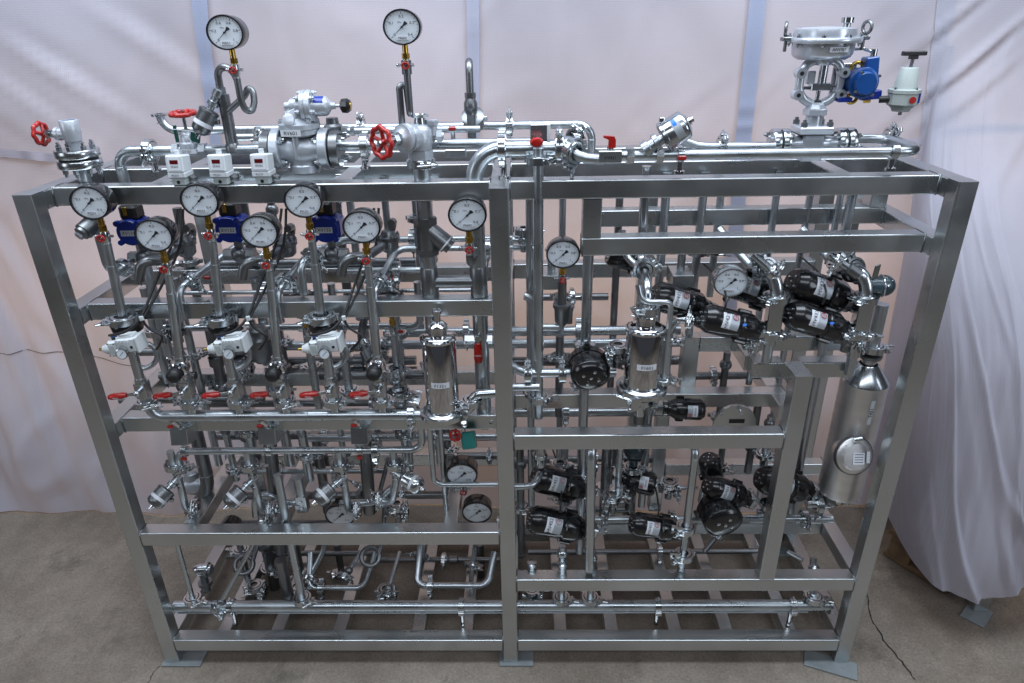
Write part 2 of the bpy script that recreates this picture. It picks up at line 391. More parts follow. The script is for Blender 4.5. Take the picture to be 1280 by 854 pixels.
# ---- covered machine at the right
cm = T('covered_machine', 'machine under a white cloth cover standing on a steel foot right of the skid', 'covered machine', (2.947, 0.212, 0.000))
hem = [(2.826, 0.880, 0.169), (2.766, 0.580, 0.249), (2.723, 0.360, 0.204), (2.750, 0.200, 0.179), (2.837, 0.100, 0.189), (2.950, 0.100, 0.226), (3.059, 0.120, 0.250), (3.437, 0.200, 0.283)]
mid = [(2.812, 0.930, 0.913), (2.782, 0.740, 0.911), (2.718, 0.540, 0.974), (2.732, 0.420, 1.013), (2.784, 0.340, 1.040), (2.843, 0.300, 1.059), (2.916, 0.280, 1.068), (3.262, 0.350, 1.088)]
top = [(2.679, 0.930, 2.130), (2.727, 0.920, 2.129), (2.780, 0.920, 2.128), (2.840, 0.910, 2.126), (2.900, 0.900, 2.125), (2.979, 0.900, 2.123), (3.084, 0.900, 2.121), (3.373, 0.900, 2.116)]
vs = []; fs = []; nu, nv = 150, 120
def spl(a, t):
    i = min(int(t), len(a)-2); f = t-i
    p0, p1, p2, p3 = V(a[max(i-1, 0)]), V(a[i]), V(a[i+1]), V(a[min(i+2, len(a)-1)])
    return .5*((2*p1)+(p2-p0)*f+(2*p0-5*p1+4*p2-p3)*f*f+(3*p1-p0-3*p2+p3)*f**3)
for j in range(nv+1):
    for i in range(nu+1):
        t = i/nu*(len(hem)-1); s = j/nv
        a, b_, c = spl(hem, t), spl(mid, t), spl(top, t)
        p = a*((1-s)*(1-2*s))+b_*(4*s*(1-s))+c*(s*(2*s-1))
        w1 = noise_.noise(V((i*.030, j*.012, 1)))*.050+noise_.noise(V((i*.075+j*.04, j*.022, 5)))*.022+noise_.noise(V((i*.16-j*.05, j*.05, 9)))*.009
        rdg = abs(noise_.noise(V((i*.045+j*.02, j*.016-i*.01, 3)))); w1 += .020*max(0, 1-rdg*7)
        p = p+V((0, -1, 0))*(w1*(1-.75*s)*min(1, i/12))
        sm = lambda q: (lambda h: h*h*(3-2*h))(max(0, min(1, q)))
        cy_ = curtainY(p.x, p.z)-.004; p.y = min(cy_, cy_+(p.y-cy_)*sm(i/50)*sm((1-s)/.55))
        vs.append(p)
        if i and j: q = j*(nu+1)+i; fs.append([q-nu-2, q-nu-1, q, q-1])
M().add(vs, fs, True).put('cloth_cover', 'sheet', cm)
EDGE = sorted((vs[j*(nu+1)+6].z, vs[j*(nu+1)+6].x) for j in range(nv+1))
def edge_x(z):
    if z <= EDGE[0][0]: return 99
    for (za, xa), (zb_, xb) in zip(EDGE, EDGE[1:]):
        if za <= z <= zb_: return xa+(xb-xa)*(z-za)/max(1e-6, zb_-za)
    return EDGE[-1][1]
def sheet(name, x0, x1, z0, z1, nx, nz, material, hem=0, yoff=0, par=None):
    vs = []; fs = []
    for j in range(nz+1):
        for i in range(nx+1):
            x = x0+(x1-x0)*i/nx; z = z0+(z1-z0)*j/nz
            if j == 0 and hem: z += hem*(.5+.5*math.sin(x*7)*math.sin(x*2.3+1))
            vs.append((x, curtainY(x, z)+yoff, z))
    for j in range(nz):
        for i in range(nx):
            a = j*(nx+1)+i; x = x0+(x1-x0)*(i+.5)/nx; z = z0+(z1-z0)*(j+.5)/nz
            if x > edge_x(z)+.05: continue
            fs.append([a, a+1, a+nx+2, a+nx+1])
    o = M().add(vs, fs, True).put(name, material, par); return o
cu = sheet('curtain', -2.6, 4.9, .004, 3.3, 300, 130, 'sheet', hem=.004)
tag(cu, 'white hanging sheet curtain with diagonal folds behind the whole steel skid', 'curtain')
def ribbon(name, pts, wd, material, parent, yoff=-.012):
    vs = []; fs = []; n = 160
    for k in range(n+1):
        t = k/n*(len(pts)-1); i = min(int(t), len(pts)-2); p = V(pts[i]).lerp(V(pts[i+1]), t-i)
        d = (V(pts[i+1])-V(pts[i])).normalized(); s = V((-d.z, 0, d.x)); w_ = wd if not isinstance(wd, tuple) else wd[0]+(wd[1]-wd[0])*k/n
        for sg in (-1, 1):
            q = p+s*(sg*w_/2); vs.append((q.x, curtainY(q.x, q.z)+yoff, q.z))
        if k: fs.append([2*k-2, 2*k-1, 2*k+1, 2*k])
    return M().add(vs, fs, True).put(name, material, parent)
ribbon('seam_glow_strip', [(0.182, 0.930, 2.270), (0.112, 0.930, 1.555)], (.058, .040), 'sheet_blue_glow', cu)  # sheer seams, with the blue light behind them painted as cloth colour
ribbon('seam_glow_strip', [(2.077, 0.930, 2.235), (2.082, 0.930, 1.585), (2.118, 0.930, 0.830)], .058, 'sheet_blue_glow', cu)
ribbon('seam_glow_strip', [(1.121, 0.930, 2.252), (1.100, 0.930, 1.600)], (.045, .04), 'sheet_faint_glow', cu)
ribbon('hem_band', [(-0.844, 0.900, 1.648), (-0.623, 0.920, 1.627), (-0.457, 0.940, 1.609)], .032, 'cover', cu, -.008)
ribbon('hem_band', [(2.486, 0.920, 1.581), (2.655, 0.920, 1.607), (2.883, 0.920, 1.624), (3.287, 0.920, 1.623)], .026, 'cover', cu, -.008)
ribbon('stitch_line', [(-1.111, 0.930, 0.803), (-0.696, 0.930, 0.791), (-0.291, 0.930, 0.741)], .004, 'thread', cu, -.004)
ribbon('stitch_line', [(2.742, 0.930, 0.779), (3.117, 0.930, 0.737), (3.493, 0.930, 0.596)], .004, 'thread', cu, -.004)

a = V((2.987, 0.235, 0.000))
leg = M().bar((a.x, a.y+.02, .009), (a.x, a.y+.02, .16), .06, .06).put('leg', 'frame_steel', cm)
M().box((a.x-.022, a.y-.018, .004), (.052, .040, .004), Matrix.Rotation(.75, 3, 'Z')).put('foot_plate', 'galvanised', cm)
pl = T('pallet', 'rough wooden pallet corner showing beside the covered machine', 'pallet', (2.801, 0.506, 0.000))
p0 = V((2.761, 0.497, 0.000)); pd = (V((2.857, 0.352, 0.000))-p0).normalized(); pa = math.atan2(pd.y, pd.x); RP = Matrix.Rotation(pa, 3, 'Z'); pn = V((-pd.y, pd.x, 0))
if pn.y < 0: pn = -pn
for z in (.013, .125):
    for k in range(2): M().box(p0+pd*.10+pn*(.07+.13*k)+Z_*z, (.13, .045, .011), RP, .003).put('plank', 'wood', pl)
for k in range(2): M().box(p0+pd*(.03+.15*k)+pn*.07+Z_*.069, (.045, .048, .044), RP, .004).put('block', 'wood', pl)

# ================================================================ SKID FRAME
fr = T('skid_frame', 'large open frame of welded square stainless steel tube carrying all the piping', 'frame', (1.2, .3, 0))
def rail(p, q, w=.05, h=.05, name='rail'):
    o = M().bar(p, q, w, h).put(name, 'frame_steel', fr)
    p, q = V(p), V(q)
    if abs(q.x-p.x) > .3:
        for e, sg in ((p, 1), (q, -1)):
            M().tube([e+V((sg*.001, a_, b_)) for a_, b_ in ((-w/2, -h/2), (w/2, -h/2), (w/2, h/2), (-w/2, h/2))], .0022, seg=6, closed=True).put('weld_bead', 'dull_shaded_steel', o)
    return o
ZT = H-.025
for x in (.025, 1.225, 2.375):
    rail((x, .025, .009), (x, .025, H), name='post')
    rail((x if x > .1 else .27, .575 if x > .1 else .44, .009), (x if x > .1 else .27, .575 if x > .1 else .44, ZT-.026), name='post')
    rail((x, .0505, ZT), (x, .5495, ZT))
def foot(px_, py_, ang, hx=.07, hy=.04):
    M().box((px_, py_, .0045), (hx, hy, .004), Matrix.Rotation(ang, 3, 'Z')).cyl((px_+.035, py_-.015, .0087), (px_+.035, py_-.015, .0095), .006, seg=8).put('foot_plate', 'galvanised', fr)
foot(.06, .018, 0, .07, .032); foot(1.245, .02, 0, .06, .032); foot(2.335, -.005, -.38, .085, .036)
for x in (.025, 1.225, 2.375): foot(x, .575, 0, .05, .05)
YR = .107   # set-back front rails
for a, b_ in ((.0505, 1.1995), (1.2505, 2.3495)):
    rail((a, YR, ZT+.0004), (b_, YR, ZT+.0004)); rail((a, .345, ZT-.001), (b_, .345, ZT-.001)); rail((a, .575, ZT-.001), (b_, .575, ZT-.001))
for z in (1.345-.025, .969-.025):
    rail((.0505, YR, z), (1.1995, YR, z)); rail((.025, .0505, z+.0004), (.025, .415, z+.0004)); rail((.0505, .39, z-.001), (1.1995, .39, z-.001)); rail((1.225, .0505, z+.0004), (1.225, .5495, z+.0004))
# left low rail, bottom rails, right low rail
z1, z2, z3 = .589-.025, .114-.025, .390-.025
rail((.0505, .025, z1), (1.1995, .025, z1)); rail((.16, .45, z1), (1.1995, .45, z1))
for a, b_ in ((.0505, 1.1995), (1.2505, 2.3495)): rail((a, .025, z2), (b_, .025, z2)); rail((a, .575, z2), (b_, .575, z2))
rail((1.2505, .025, z3), (2.3495, .025, z3)); rail((2.375, .0505, z3), (2.375, .5495, z3)); rail((1.2505, .30, z3-.001), (2.3495, .30, z3-.001))
rail((.025, .0505, z2), (.025, .5495, z2)); rail((1.225, .0505, z2), (1.225, .5495, z2)); rail((2.375, .0505, z2), (2.375, .5495, z2))
for x in (.21, .40, .62, .90, 1.07, 1.40, 1.58, 1.80, 1.98, 2.20): rail((x, .0505, z2-.002), (x, .5495, z2-.002), .045, .045)
for x in (.30, .80): rail((x, .1325, ZT-.002), (x, .5495, ZT-.002), .045, .045)
for x in (2.13,): rail((x, .1325, ZT-.002), (x, .5495, ZT-.002), .045, .045)
rail((.195, .0505, z1-.001), (.195, .4245, z1-.001)); rail((.47, .0505, z1-.001), (.47, .4245, z1-.001)); 
rail((1.04, .0505, z1-.001), (1.04, .4245, z1-.001), .045, .045)
# right upper window of rails
a = V((1.467, 0.083, 1.622)); zb = V((1.811, 0.083, 1.494)).z
rail((a.x, YR, ZT-.0255), (a.x, YR, zb+.0255)); rail((a.x-.025, YR+.0005, zb), (2.3495, YR+.0005, zb))
rail((2.375, .0505, zb), (2.375, .5495, zb))
zc = V((1.870, 0.320, 1.505)).z; xe = V((2.355, 0.320, 1.499)).x
rail((a.x, .345, zc), (xe, .345, zc)); rail((xe-.025, .345, zc+.0255), (xe-.025, .345, ZT-.026)); rail((a.x+.02, .345, zc+.0255), (a.x+.02, .345, ZT-.026))
zd = V((1.660, 0.420, 1.306)).z
rail((1.2505, .445, zd), (2.22, .445, zd)); rail((V((1.703, 0.550, 1.450)).x, .575, z2+.03), (V((1.703, 0.550, 1.450)).x, .575, ZT-.026))
rail((V((2.278, 0.550, 1.443)).x, .575, z2+.03), (V((2.278, 0.550, 1.443)).x, .575, ZT-.026))
# right middle rail and inner post
ze = V((1.620, 0.000, 0.924)).z; xi = V((2.064, 0.000, 0.787)).x
rail((1.2505, .025, ze), (xi-.0255, .025, ze))
zi = V((2.072, 0.000, 1.138)).z
rail((xi, .025, z3+.0255), (xi, .025, zi), name='post')
zj = V((2.176, 0.080, 1.107)).z
rail((xi, .0505, zi-.025), (xi, .0945, zi-.025)); rail((V((1.954, 0.090, 1.104)).x, .12, zj), (xi-.0255, .12, zj)); rail((xi+.0255, .12, zj), (V((2.241, 0.090, 1.101)).x, .12, zj))
zk = V((1.914, 0.240, 0.931)).z; xk = V((2.119, 0.240, 0.929)).x
rail((1.2505, .25, zk), (xk, .25, zk)); rail((xk-.025, .1455, zk), (xk-.025, .2245, zk)); rail((xk-.025, .2755, zk), (xk-.025, .5495, zk))
ys = (1.924, 0.529, 0.990)[1]; zs_ = zj-.001; ys = V((1.859, 0.300, 1.100)).z
x8, x9 = V((1.815, 0.300, 1.087)).x, V((1.967, 0.150, 1.102)).x
rail((x8, .30, zk+.0255), (x8, .30, zs_+.025)); rail((x8+.0255, .30, zs_), (x9+.025, .30, zs_)); rail((x9, .1455, zs_), (x9, .2745, zs_)); rail((x9+.0255, .30, zs_), (2.3495, .30, zs_))
x7 = V((1.759, 0.340, 0.535)).x; z7 = V((1.834, 0.330, 0.577)).z
rail((x7, .36, z3+.03), (x7, .36, zk-.026), .045, .045); rail((x7, .2755, zk), (x7, .385, zk), .045, .045); rail((x7+.023, .36, z7), (2.3495, .36, z7), .045, .045)
# ================================================================ COMPONENT BUILDERS
def clamp(root, c, ax, r, wing=(0, -1, 0), w=.018, label=None):
    # tri-clamp joint: two ferrules, a heavy band and a wing nut
    c = V(c); a = V(ax).normalized(); ro = r+.0125
    M().lathe(c-a*.011, a, [(0, r), (0, ro-.004), (.008, ro), (.014, ro), (.022, ro-.004), (.022, r)], 20).put('ferrule', 'clamp_steel', root)
    d = V(wing); d = (d-a*d.dot(a)).normalized(); e = a.cross(d)
    m = M().lathe(c-a*w/2, a, [(0, ro-.001), (0, ro+.005), (w, ro+.005), (w, ro-.001)], 20)
    m.box(c+d*(ro+.008)+e*.009, (.006, .006, w*.5), Matrix((d, e, a)).transposed(), .002).box(c+d*(ro+.008)-e*.009, (.006, .006, w*.5), Matrix((d, e, a)).transposed(), .002)
    m.cyl(c-d*(ro+.009)-a*w*.45, c-d*(ro+.009)+a*w*.45, .006, seg=8); m.put('clamp_band', 'clamp_steel', root)
    h = c+d*(ro+.012)
    n = M().cyl(h-e*.022, h+e*.030, .0032, seg=8).lathe(h+e*.014, e, [(0, 0), (0, .0075), (.010, .006), (.010, 0)], 10)
    R = Matrix((d, e, a)).transposed()
    n.box(h+e*.026+d*.010, (.009, .006, .0022), R @ Matrix.Rotation(.5, 3, 'Z'), .001).box(h+e*.026-d*.010, (.009, .006, .0022), R @ Matrix.Rotation(-.5, 3, 'Z'), .001)
    n.put('wing_nut', 'clamp_steel', root)

def pipes(name, label, cat, runs, material='pipe_steel', clamps=(), group=None, snap=True, bend=None, hangers=()):
    P0 = runs[0][0][0]
    t = T(name, label, cat, P0, group)
    for pts, r in runs:
        pp = ortho(pts) if snap else [V(p) for p in pts]
        M().tube(pp, r, bend or max(.03, r*2.6), seg=16 if r > .008 else 8).put('pipe', material, t)
        # weld beads at the bend tangents keep long runs from looking extruded
        for k in range(1, len(pp)-1):
            for q in (pp[k-1], pp[k+1]):
                d = q-pp[k]; L = min(bend or max(.03, r*2.6), d.length*.48); d.normalize()
                if r > .009: M().torus(pp[k]+d*L, d, r, .0011, 16, 5).put('weld_bead', 'pipe_steel', t)
    for c in clamps: clamp(t, *c)
    for c, clip, down in hangers: hanger(t, c, clip, down)
    return t

def hanger(t, c, ax, down, r=.018, red=None):
    # pipe support: split ring on a short post standing on a rail
    c = V(c); M().lathe(c-V(ax).normalized()*.008, ax, [(0, r), (0, r+.005), (.016, r+.005), (.016, r)], 16).put('support_ring', 'clamp_steel', t)
    M().cyl(c-Z_*r, c-Z_*down, .008, seg=12).lathe(c-Z_*down, Z_, [(0, 0), (0, .014), (.006, .014), (.006, 0)], 12).put('support_post', 'polished', t)

def red_clip(t, c, s=1.0):
    c = V(c); M().box(c, (.011*s, .006*s, .006*s), None, .003).put('red_clip', 'red', t)

def wheel(t, c, ax, R, r=.005, spokes=5, name='handwheel'):
    a, u, v = basis(ax); c = V(c); n = 40
    m = M().tube([c+u*(R*(1+.07*math.cos(8*math.tau*k/n))*math.cos(math.tau*k/n))+v*(R*(1+.07*math.cos(8*math.tau*k/n))*math.sin(math.tau*k/n)) for k in range(n)], r, seg=8, closed=True)
    for k in range(spokes):
        th = math.tau*k/spokes+.3; d = u*math.cos(th)+v*math.sin(th)
        m.tube([c+d*R*.2-a*.006, c+d*R*.6-a*.004, c+d*R], r*.85, .01, 8)
    m.lathe(c-a*.010, a, [(0, 0), (0, R*.28), (.013, R*.22), (.013, 0)], 14)
    w_ = m.put(name, 'red', t); 
    M().hexn(c+a*.002, c+a*.010, R*.17).put('nut', 'clamp_steel', t); return w_

def plate_label(t, s, c, wd, ht, u=X_, v=Z_, size=None, material='sticker'):
    u, v = V(u).normalized(), V(v).normalized(); n = u.cross(v); c = V(c)
    o = M().prism([(-wd/2, -ht/2), (wd/2, -ht/2), (wd/2, ht/2), (-wd/2, ht/2)], c, u, v, .001).put('name_label', material, t)
    if s: text('lettering', s, size or ht*.85, c+n*.001, u, v, o)
    return o

def bolts(t, c, ax, R, n, r=.005, l=.012, rot=0, name='bolt', material='clamp_steel', both=0):
    a, u, v = basis(ax); c = V(c)
    for k in range(n):
        th = rot+math.tau*k/n; p = c+u*R*math.cos(th)+v*R*math.sin(th)
        M().hexn(p, p+a*l*.6, r).cyl(p+a*l*.6, p+a*l, r*.55, seg=8).put(name, material, t)
        if both: M().hexn(p-a*both, p-a*(both+l*.6), r).cyl(p-a*(both+l*.6), p-a*(both+l), r*.55, seg=8).put(name, material, t)

OVAL = .875
def gauge(c, r, label, tagtext, nums, stem=.055, cock=True, chrome=False, depth=.046, tilt=0, grp='dial pressure gauges', knob=True, post=0):
    # dial faces -Y (the walkway side); c is the centre of the dial
    c = V(c); s = r/.053; t = T('pressure_gauge', label, 'gauge', (c.x, c.y+depth*.5, c.z), grp); t.scale = (1, 1, OVAL)
    R3 = Matrix.Rotation(tilt, 3, 'X'); F = R3 @ V((0, -1, 0)); U = R3 @ Z_; body = 'clamp_steel' if chrome else 'black'
    M().lathe(c-F*depth, F, [(0, 0), (0, r*.92), (.004, r*.955), (depth-.012*s, r*.955)], 36).put('case', body, t)
    M().lathe(c-F*.012*s, F, [(0, r*.95), (0, r), (.012*s, r*1.0), (.0155*s, r*.975), (.0155*s, r*.91), (.010*s, r*.885)], 40).put('bezel', body, t)
    M().lathe(c-F*.0025*s, F, [(0, r*.90), (.001, r*.90), (.001, 0)], 40).put('dial', 'dial', t)
    f0 = c-F*.0008*s; m = M()
    for k in range(len(nums)*5-4):
        n = len(nums)*5-5; th = math.radians(225-270*k/n); big = k % 5 == 0
        d = X_*math.cos(th)+U*math.sin(th); e = X_*(-math.sin(th))+U*math.cos(th); l = .13 if big else .06; hw = (.011 if big else .006)*r
        m.add([f0+d*r*.84-e*hw, f0+d*r*.84+e*hw, f0+d*r*(.84-l)+e*hw, f0+d*r*(.84-l)-e*hw], [[0, 1, 2, 3]], False)
    m.put('scale_marks', 'ink', t)
    for k, sn in enumerate(nums):
        th = math.radians(225-270*k/(len(nums)-1)); text('numeral', sn, r*.21, f0+(X_*math.cos(th)+U*math.sin(th))*r*.58, X_, U, t)
    text('unit_mark', 'MPa', r*.12, f0+U*r*.26-X_*r*.12, X_, U, t)
    th = math.radians(226); d = X_*math.cos(th)+U*math.sin(th); e = X_*(-math.sin(th))+U*math.cos(th); p = f0+F*.004*s
    M().add([p+d*r*.76, p+e*r*.028, p-d*r*.16+e*r*.05, p-d*r*.34+e*r*.12, p-d*r*.38, p-d*r*.34-e*r*.12, p-d*r*.16-e*r*.05, p-e*r*.028], [[0, 1, 2, 3, 4, 5, 6, 7]], False).lathe(p-F*.002, F, [(0, r*.06), (.004, r*.06), (.004, 0)], 12).put('pointer', 'ink', t)
    if tagtext: plate_label(t, tagtext, f0-U*r*.60+F*.001, r*.66, r*.19, X_, U, r*.2)
    b0 = c-F*depth*.55-Z_*r*.93; b1 = b0-Z_*stem
    if stem:
        mt = 'brass' if not chrome else 'clamp_steel'
        M().cyl(b0, b1, .0085*s, seg=12).put('stem', mt, t); M().hexn(b0-Z_*stem*.55, b0-Z_*stem*.85, .0115*s).put('stem_nut', mt, t)
    if cock:
        k0 = b1-Z_*.012*s
        M().lathe(b1+Z_*.004, -Z_, [(0, 0), (0, .012*s), (.012*s, .014*s), (.03*s, .012*s), (.04*s, .0095*s), (.04*s, 0)], 14).cyl(k0-X_*.022*s, k0+X_*.022*s, .005*s, seg=8).ball(k0-X_*.024*s, .006*s).put('cock_body', 'clamp_steel', t)
        if knob:
            kk = k0-Y_*.022*s
            M().cyl(k0, kk, .004*s, seg=8).put('cock_stem', 'clamp_steel', t)
            wheel(t, kk, (0, -1, 0), .0092*s, .0030*s, 3, 'cock_knob')
    return t, V((b1.x, b1.y, c.z+(b1.z-c.z)*OVAL))

def lever(t, c, d, L=.07, up_=Z_, wd=.010, neck=.03):
    # red sleeved ball valve lever from c along d
    c, d = V(c), V(d).normalized(); s = d.cross(V(up_)).normalized()
    M().bar(c-d*.008, c+d*(neck+.006), .010, .004, up_, .001).put('lever_neck', 'clamp_steel', t)
    M().lathe(c+d*neck, d, [(0, 0), (.001, wd*.75), (L*.25, wd), (L*.75, wd*1.05), (L*.93, wd*.8), (L, wd*.3), (L, 0)], 12, flat=.8).put('lever_grip', 'red', t)
    text('grip_embossing', 'open', wd*.8, c+d*(neck+L*.5)-V((0, 1, 0))*(wd+.0005), X_, Z_, t, 'sticker')

def angle_valve(label, base, d, neck_from, r=.030, L=.075, material='pipe_steel', band=True, steel='clamp_steel', grp='angle seat valves', mark=None, nr=.011):
    # stainless piston cylinder on a slanted neck; base = joint with the pipe, d = direction of the piston
    base, d = V(base), V(d).normalized(); t = T('angle_seat_valve', label, 'valve', neck_from, grp)
    M().lathe(base-d*.012, d, [(0, 0), (0, nr*1.25), (.016, nr*1.25), (.018, nr), (.03, nr), (.032, nr*1.4), (.042, nr*1.4), (.044, nr*.8), (.055, nr*.8)], 16).put('neck', 'pipe_steel', t)
    h = base+d*.042
    M().lathe(h, d, [(0, 0), (0, r*.8), (.004, r*1.06), (.010, r*1.06), (.011, r), (L-.014, r), (L-.008, r*.94), (L-.004, r*.75), (L, r*.55), (L, 0)], 24).put('piston_housing', steel, t)
    M().lathe(h+d*L, d, [(0, r*.3), (.006, r*.3), (.007, r*.2), (.014, r*.2), (.014, 0)], 12).put('end_cap', 'polished', t)
    if band: M().lathe(h+d*L*.50, d, [(0, r+.0006), (L*.16, r+.0006)], 24).put('white_band', 'sticker', t)
    q = d.cross(Y_).normalized(); M().box(h+d*.02+q*(r+.004), (.006, .006, .006), None, .001).put('air_port', 'clamp_steel', t)
    if mark: mark(t, h, d, r, L)
    return t

def actuator(label, c, d, L, r, view=(0, -1, .55), sticker=True, dot=False, body=True, grp='black pneumatic valve actuators', text_='', rings=0, small=False):
    # black pneumatic diaphragm valve actuator: c = centre of the bolted end cap, d = towards the valve body
    c, d = V(c), V(d).normalized(); L, r = L*(1.0 if not sticker else 1.16), r*(1.0 if not sticker else 1.08); a, u, v = basis(d); t = T('valve_actuator', label, 'actuator', c+d*L, grp)
    M().lathe(c, d, [(0, 0), (0, r*.74), (L*.025, r*.80), (L*.10, r*.97), (L*.13, r), (L*.56, r*1.0), (L*.575, r*.955), (L*.615, r*.955), (L*.63, r*1.02), (L*.84, r*1.02), (L*.87, r*.96), (L*.95, r*.80), (L, r*.72), (L, 0)], 30).put('housing', 'black', t)
    for k in range(5):
        th = .4+math.tau*k/4; R = r*.42 if k < 4 else 0
        M().lathe(c+(u*math.cos(th)+v*math.sin(th))*R, -d, [(0, r*.085), (.003, r*.085), (.004, r*.05), (.004, 0)], 10).put('cap_screw', 'clamp_steel', t)
    # moulded lugs and air connector
    w_ = V(view); w_ = (w_-d*w_.dot(d)).normalized(); w2 = d.cross(w_)
    for sg in (-1, 1):
        M().box(c+d*L*.72+w2*sg*r*1.0, (r*.20, r*.16, L*.12), Matrix((w2, w_, d)).transposed(), .003).put('lug', 'black', t)
    M().cyl(c+d*L*.72+w_*r*.9, c+d*L*.72+w_*r*1.2, r*.2, seg=10).cyl(c+d*L*.72+w_*r*1.2, c+d*L*.72+w_*r*1.4, r*.13, seg=10).put('air_connector', 'black_rubber', t)
    if sticker:
        s1 = M().patch(c, d, r, L*.24, L*.38, -.55, .55, 8, w_).put('upper_sticker', 'sticker', t)
        s2 = M().patch(c, d, r, L*.38, L*.53, -.55, .55, 8, w_).put('lower_sticker', 'silver_sticker', t)
        n = (w_*math.cos(-.33)+d.cross(w_)*math.sin(-.33)); k = d.cross(n)
        p = c+d*L*.455+n*(r+.0012)
        M().torus(p, n, L*.045, .0009, 14, 5).put('red_emblem', 'red_print', s2)
        M().bar(p-k*L*.03, p+k*L*.03, .001, .001, n, .0002).put('red_emblem', 'red_print', s2)
        text('lettering', text_ or 'MV301', L*.09, c+d*L*.31+w_*(r+.001), -w2 if w2.x < 0 else w2, V((d.x, d.y, d.z))*-1 if d.z < 0 else d, s1)
    if dot: M().lathe(c+d*L*.62+w_*r*.97, w_, [(0, r*.16), (.003, r*.16), (.003, 0)], 14, flat=.55).put('blue_indicator', 'blue_dot', t)
    if body:
        e = c+d*L
        M().lathe(e-d*.004, d, [(0, 0), (0, r*.72), (.012, r*.72), (.014, r*.5), (.022, r*.5), (.022, 0)], 20).put('bonnet', 'black', t)
        bx = M().box(e+d*.034, (r*.55, r*.55, .014), Matrix((u, v, d)).transposed(), .004).put('valve_body', 'clamp_steel', t)
        bolts(t, e+d*.020, -d, r*.62, 4, .0045, .010, .78)
    return t

# ================================================================ GAUGE ROW AND LEFT MANIFOLD
YM = .045
man = T('gauge_manifold', 'long horizontal steel manifold pipe under the six gauge columns', 'pipe', (0.187, 0.045, 1.013))
a, b_ = V((0.208, 0.045, 0.999)), V((1.028, 0.045, 0.995)); zM = (a.z+b_.z)/2
M().tube([(V((0.171, 0.045, 1.054)).x, YM, zM+.05), (V((0.171, 0.045, 1.054)).x, YM, zM), (b_.x, YM, zM)], .0165, .04, 18).put('pipe', 'pipe_steel', man)
for px_ in (V((0.340, 0.045, 0.998)).x, V((0.489, 0.045, 0.996)).x, V((0.642, 0.045, 0.995)).x, V((0.783, 0.045, 0.994)).x): M().torus((px_, YM, zM), X_, .0166, .0012, 16, 5).put('weld_bead', 'pipe_steel', man)
clamp(man, (V((0.949, 0.045, 0.992)).x, YM, zM), X_, .0165, (0, -1, -.3))
COLX = [V((0.167, 0.045, 1.040)).x, V((0.298, 0.045, 1.039)).x, V((0.439, 0.045, 1.038)).x, V((0.579, 0.045, 1.037)).x, V((0.723, 0.045, 1.036)).x, V((0.865, 0.045, 1.034)).x]
zC = zM+.047
for i, x in enumerate(COLX[1:]): M().cyl((x, YM, zM), (x, YM, zC-.01), .012).put('branch', 'pipe_steel', man)
for k, (x, z) in enumerate(((V((0.228, 0.030, 0.986)).x, zM), (V((0.496, 0.030, 0.983)).x, zM), (V((0.777, 0.030, 0.981)).x, zM))):
    red_clip(man, (x, YM-.016, z-.026), .8); M().cyl((x, YM, z-.015), (x+.012, YM+.02, z-.055), .008, seg=10).put('support_post', 'polished', man)
    M().box((x+.008, YM+.025, z-.080), (.026, .028, .026), Matrix.Rotation(-.25, 3, 'X'), .001).put('support_bracket', 'frame_steel', man)

GA = [  # gauge centre, radius, tag, label
 ((0.181, 0.020, 1.647), 0.1008, 'PI251', 'black rimmed pressure gauge at far left in front of the top rail', '0 0.1 0.2 0.3 0.4'),
 ((0.325, 0.020, 1.559), 0.1006, 'PI161', 'black rimmed pressure gauge just below and right of the leftmost gauge', '0 0.1 0.2 0.3 0.4'),
 ((0.464, 0.020, 1.649), 0.0991, 'PI231', 'black rimmed pressure gauge under the middle digital switch on the top rail', '0 0.1 0.2 0.3 0.4'),
 ((0.602, 0.020, 1.566), 0.0998, 'PI181', 'black rimmed pressure gauge with a scale to one, below the right digital switch', '0 0.2 0.4 0.6 0.8 1'),
 ((0.728, 0.020, 1.644), 0.0987, 'PI131', 'black rimmed pressure gauge in front of the top rail below the reducing valve', '0 0.1 0.2 0.3 0.4'),
 ((0.869, 0.020, 1.575), 0.0991, 'PI601', 'black rimmed pressure gauge right of the blue actuator with the white label', '0 0.1 0.2 0.3 0.4'),
]
ORD = ['first', 'second', 'third', 'fourth', 'fifth', 'sixth']
REG = 0
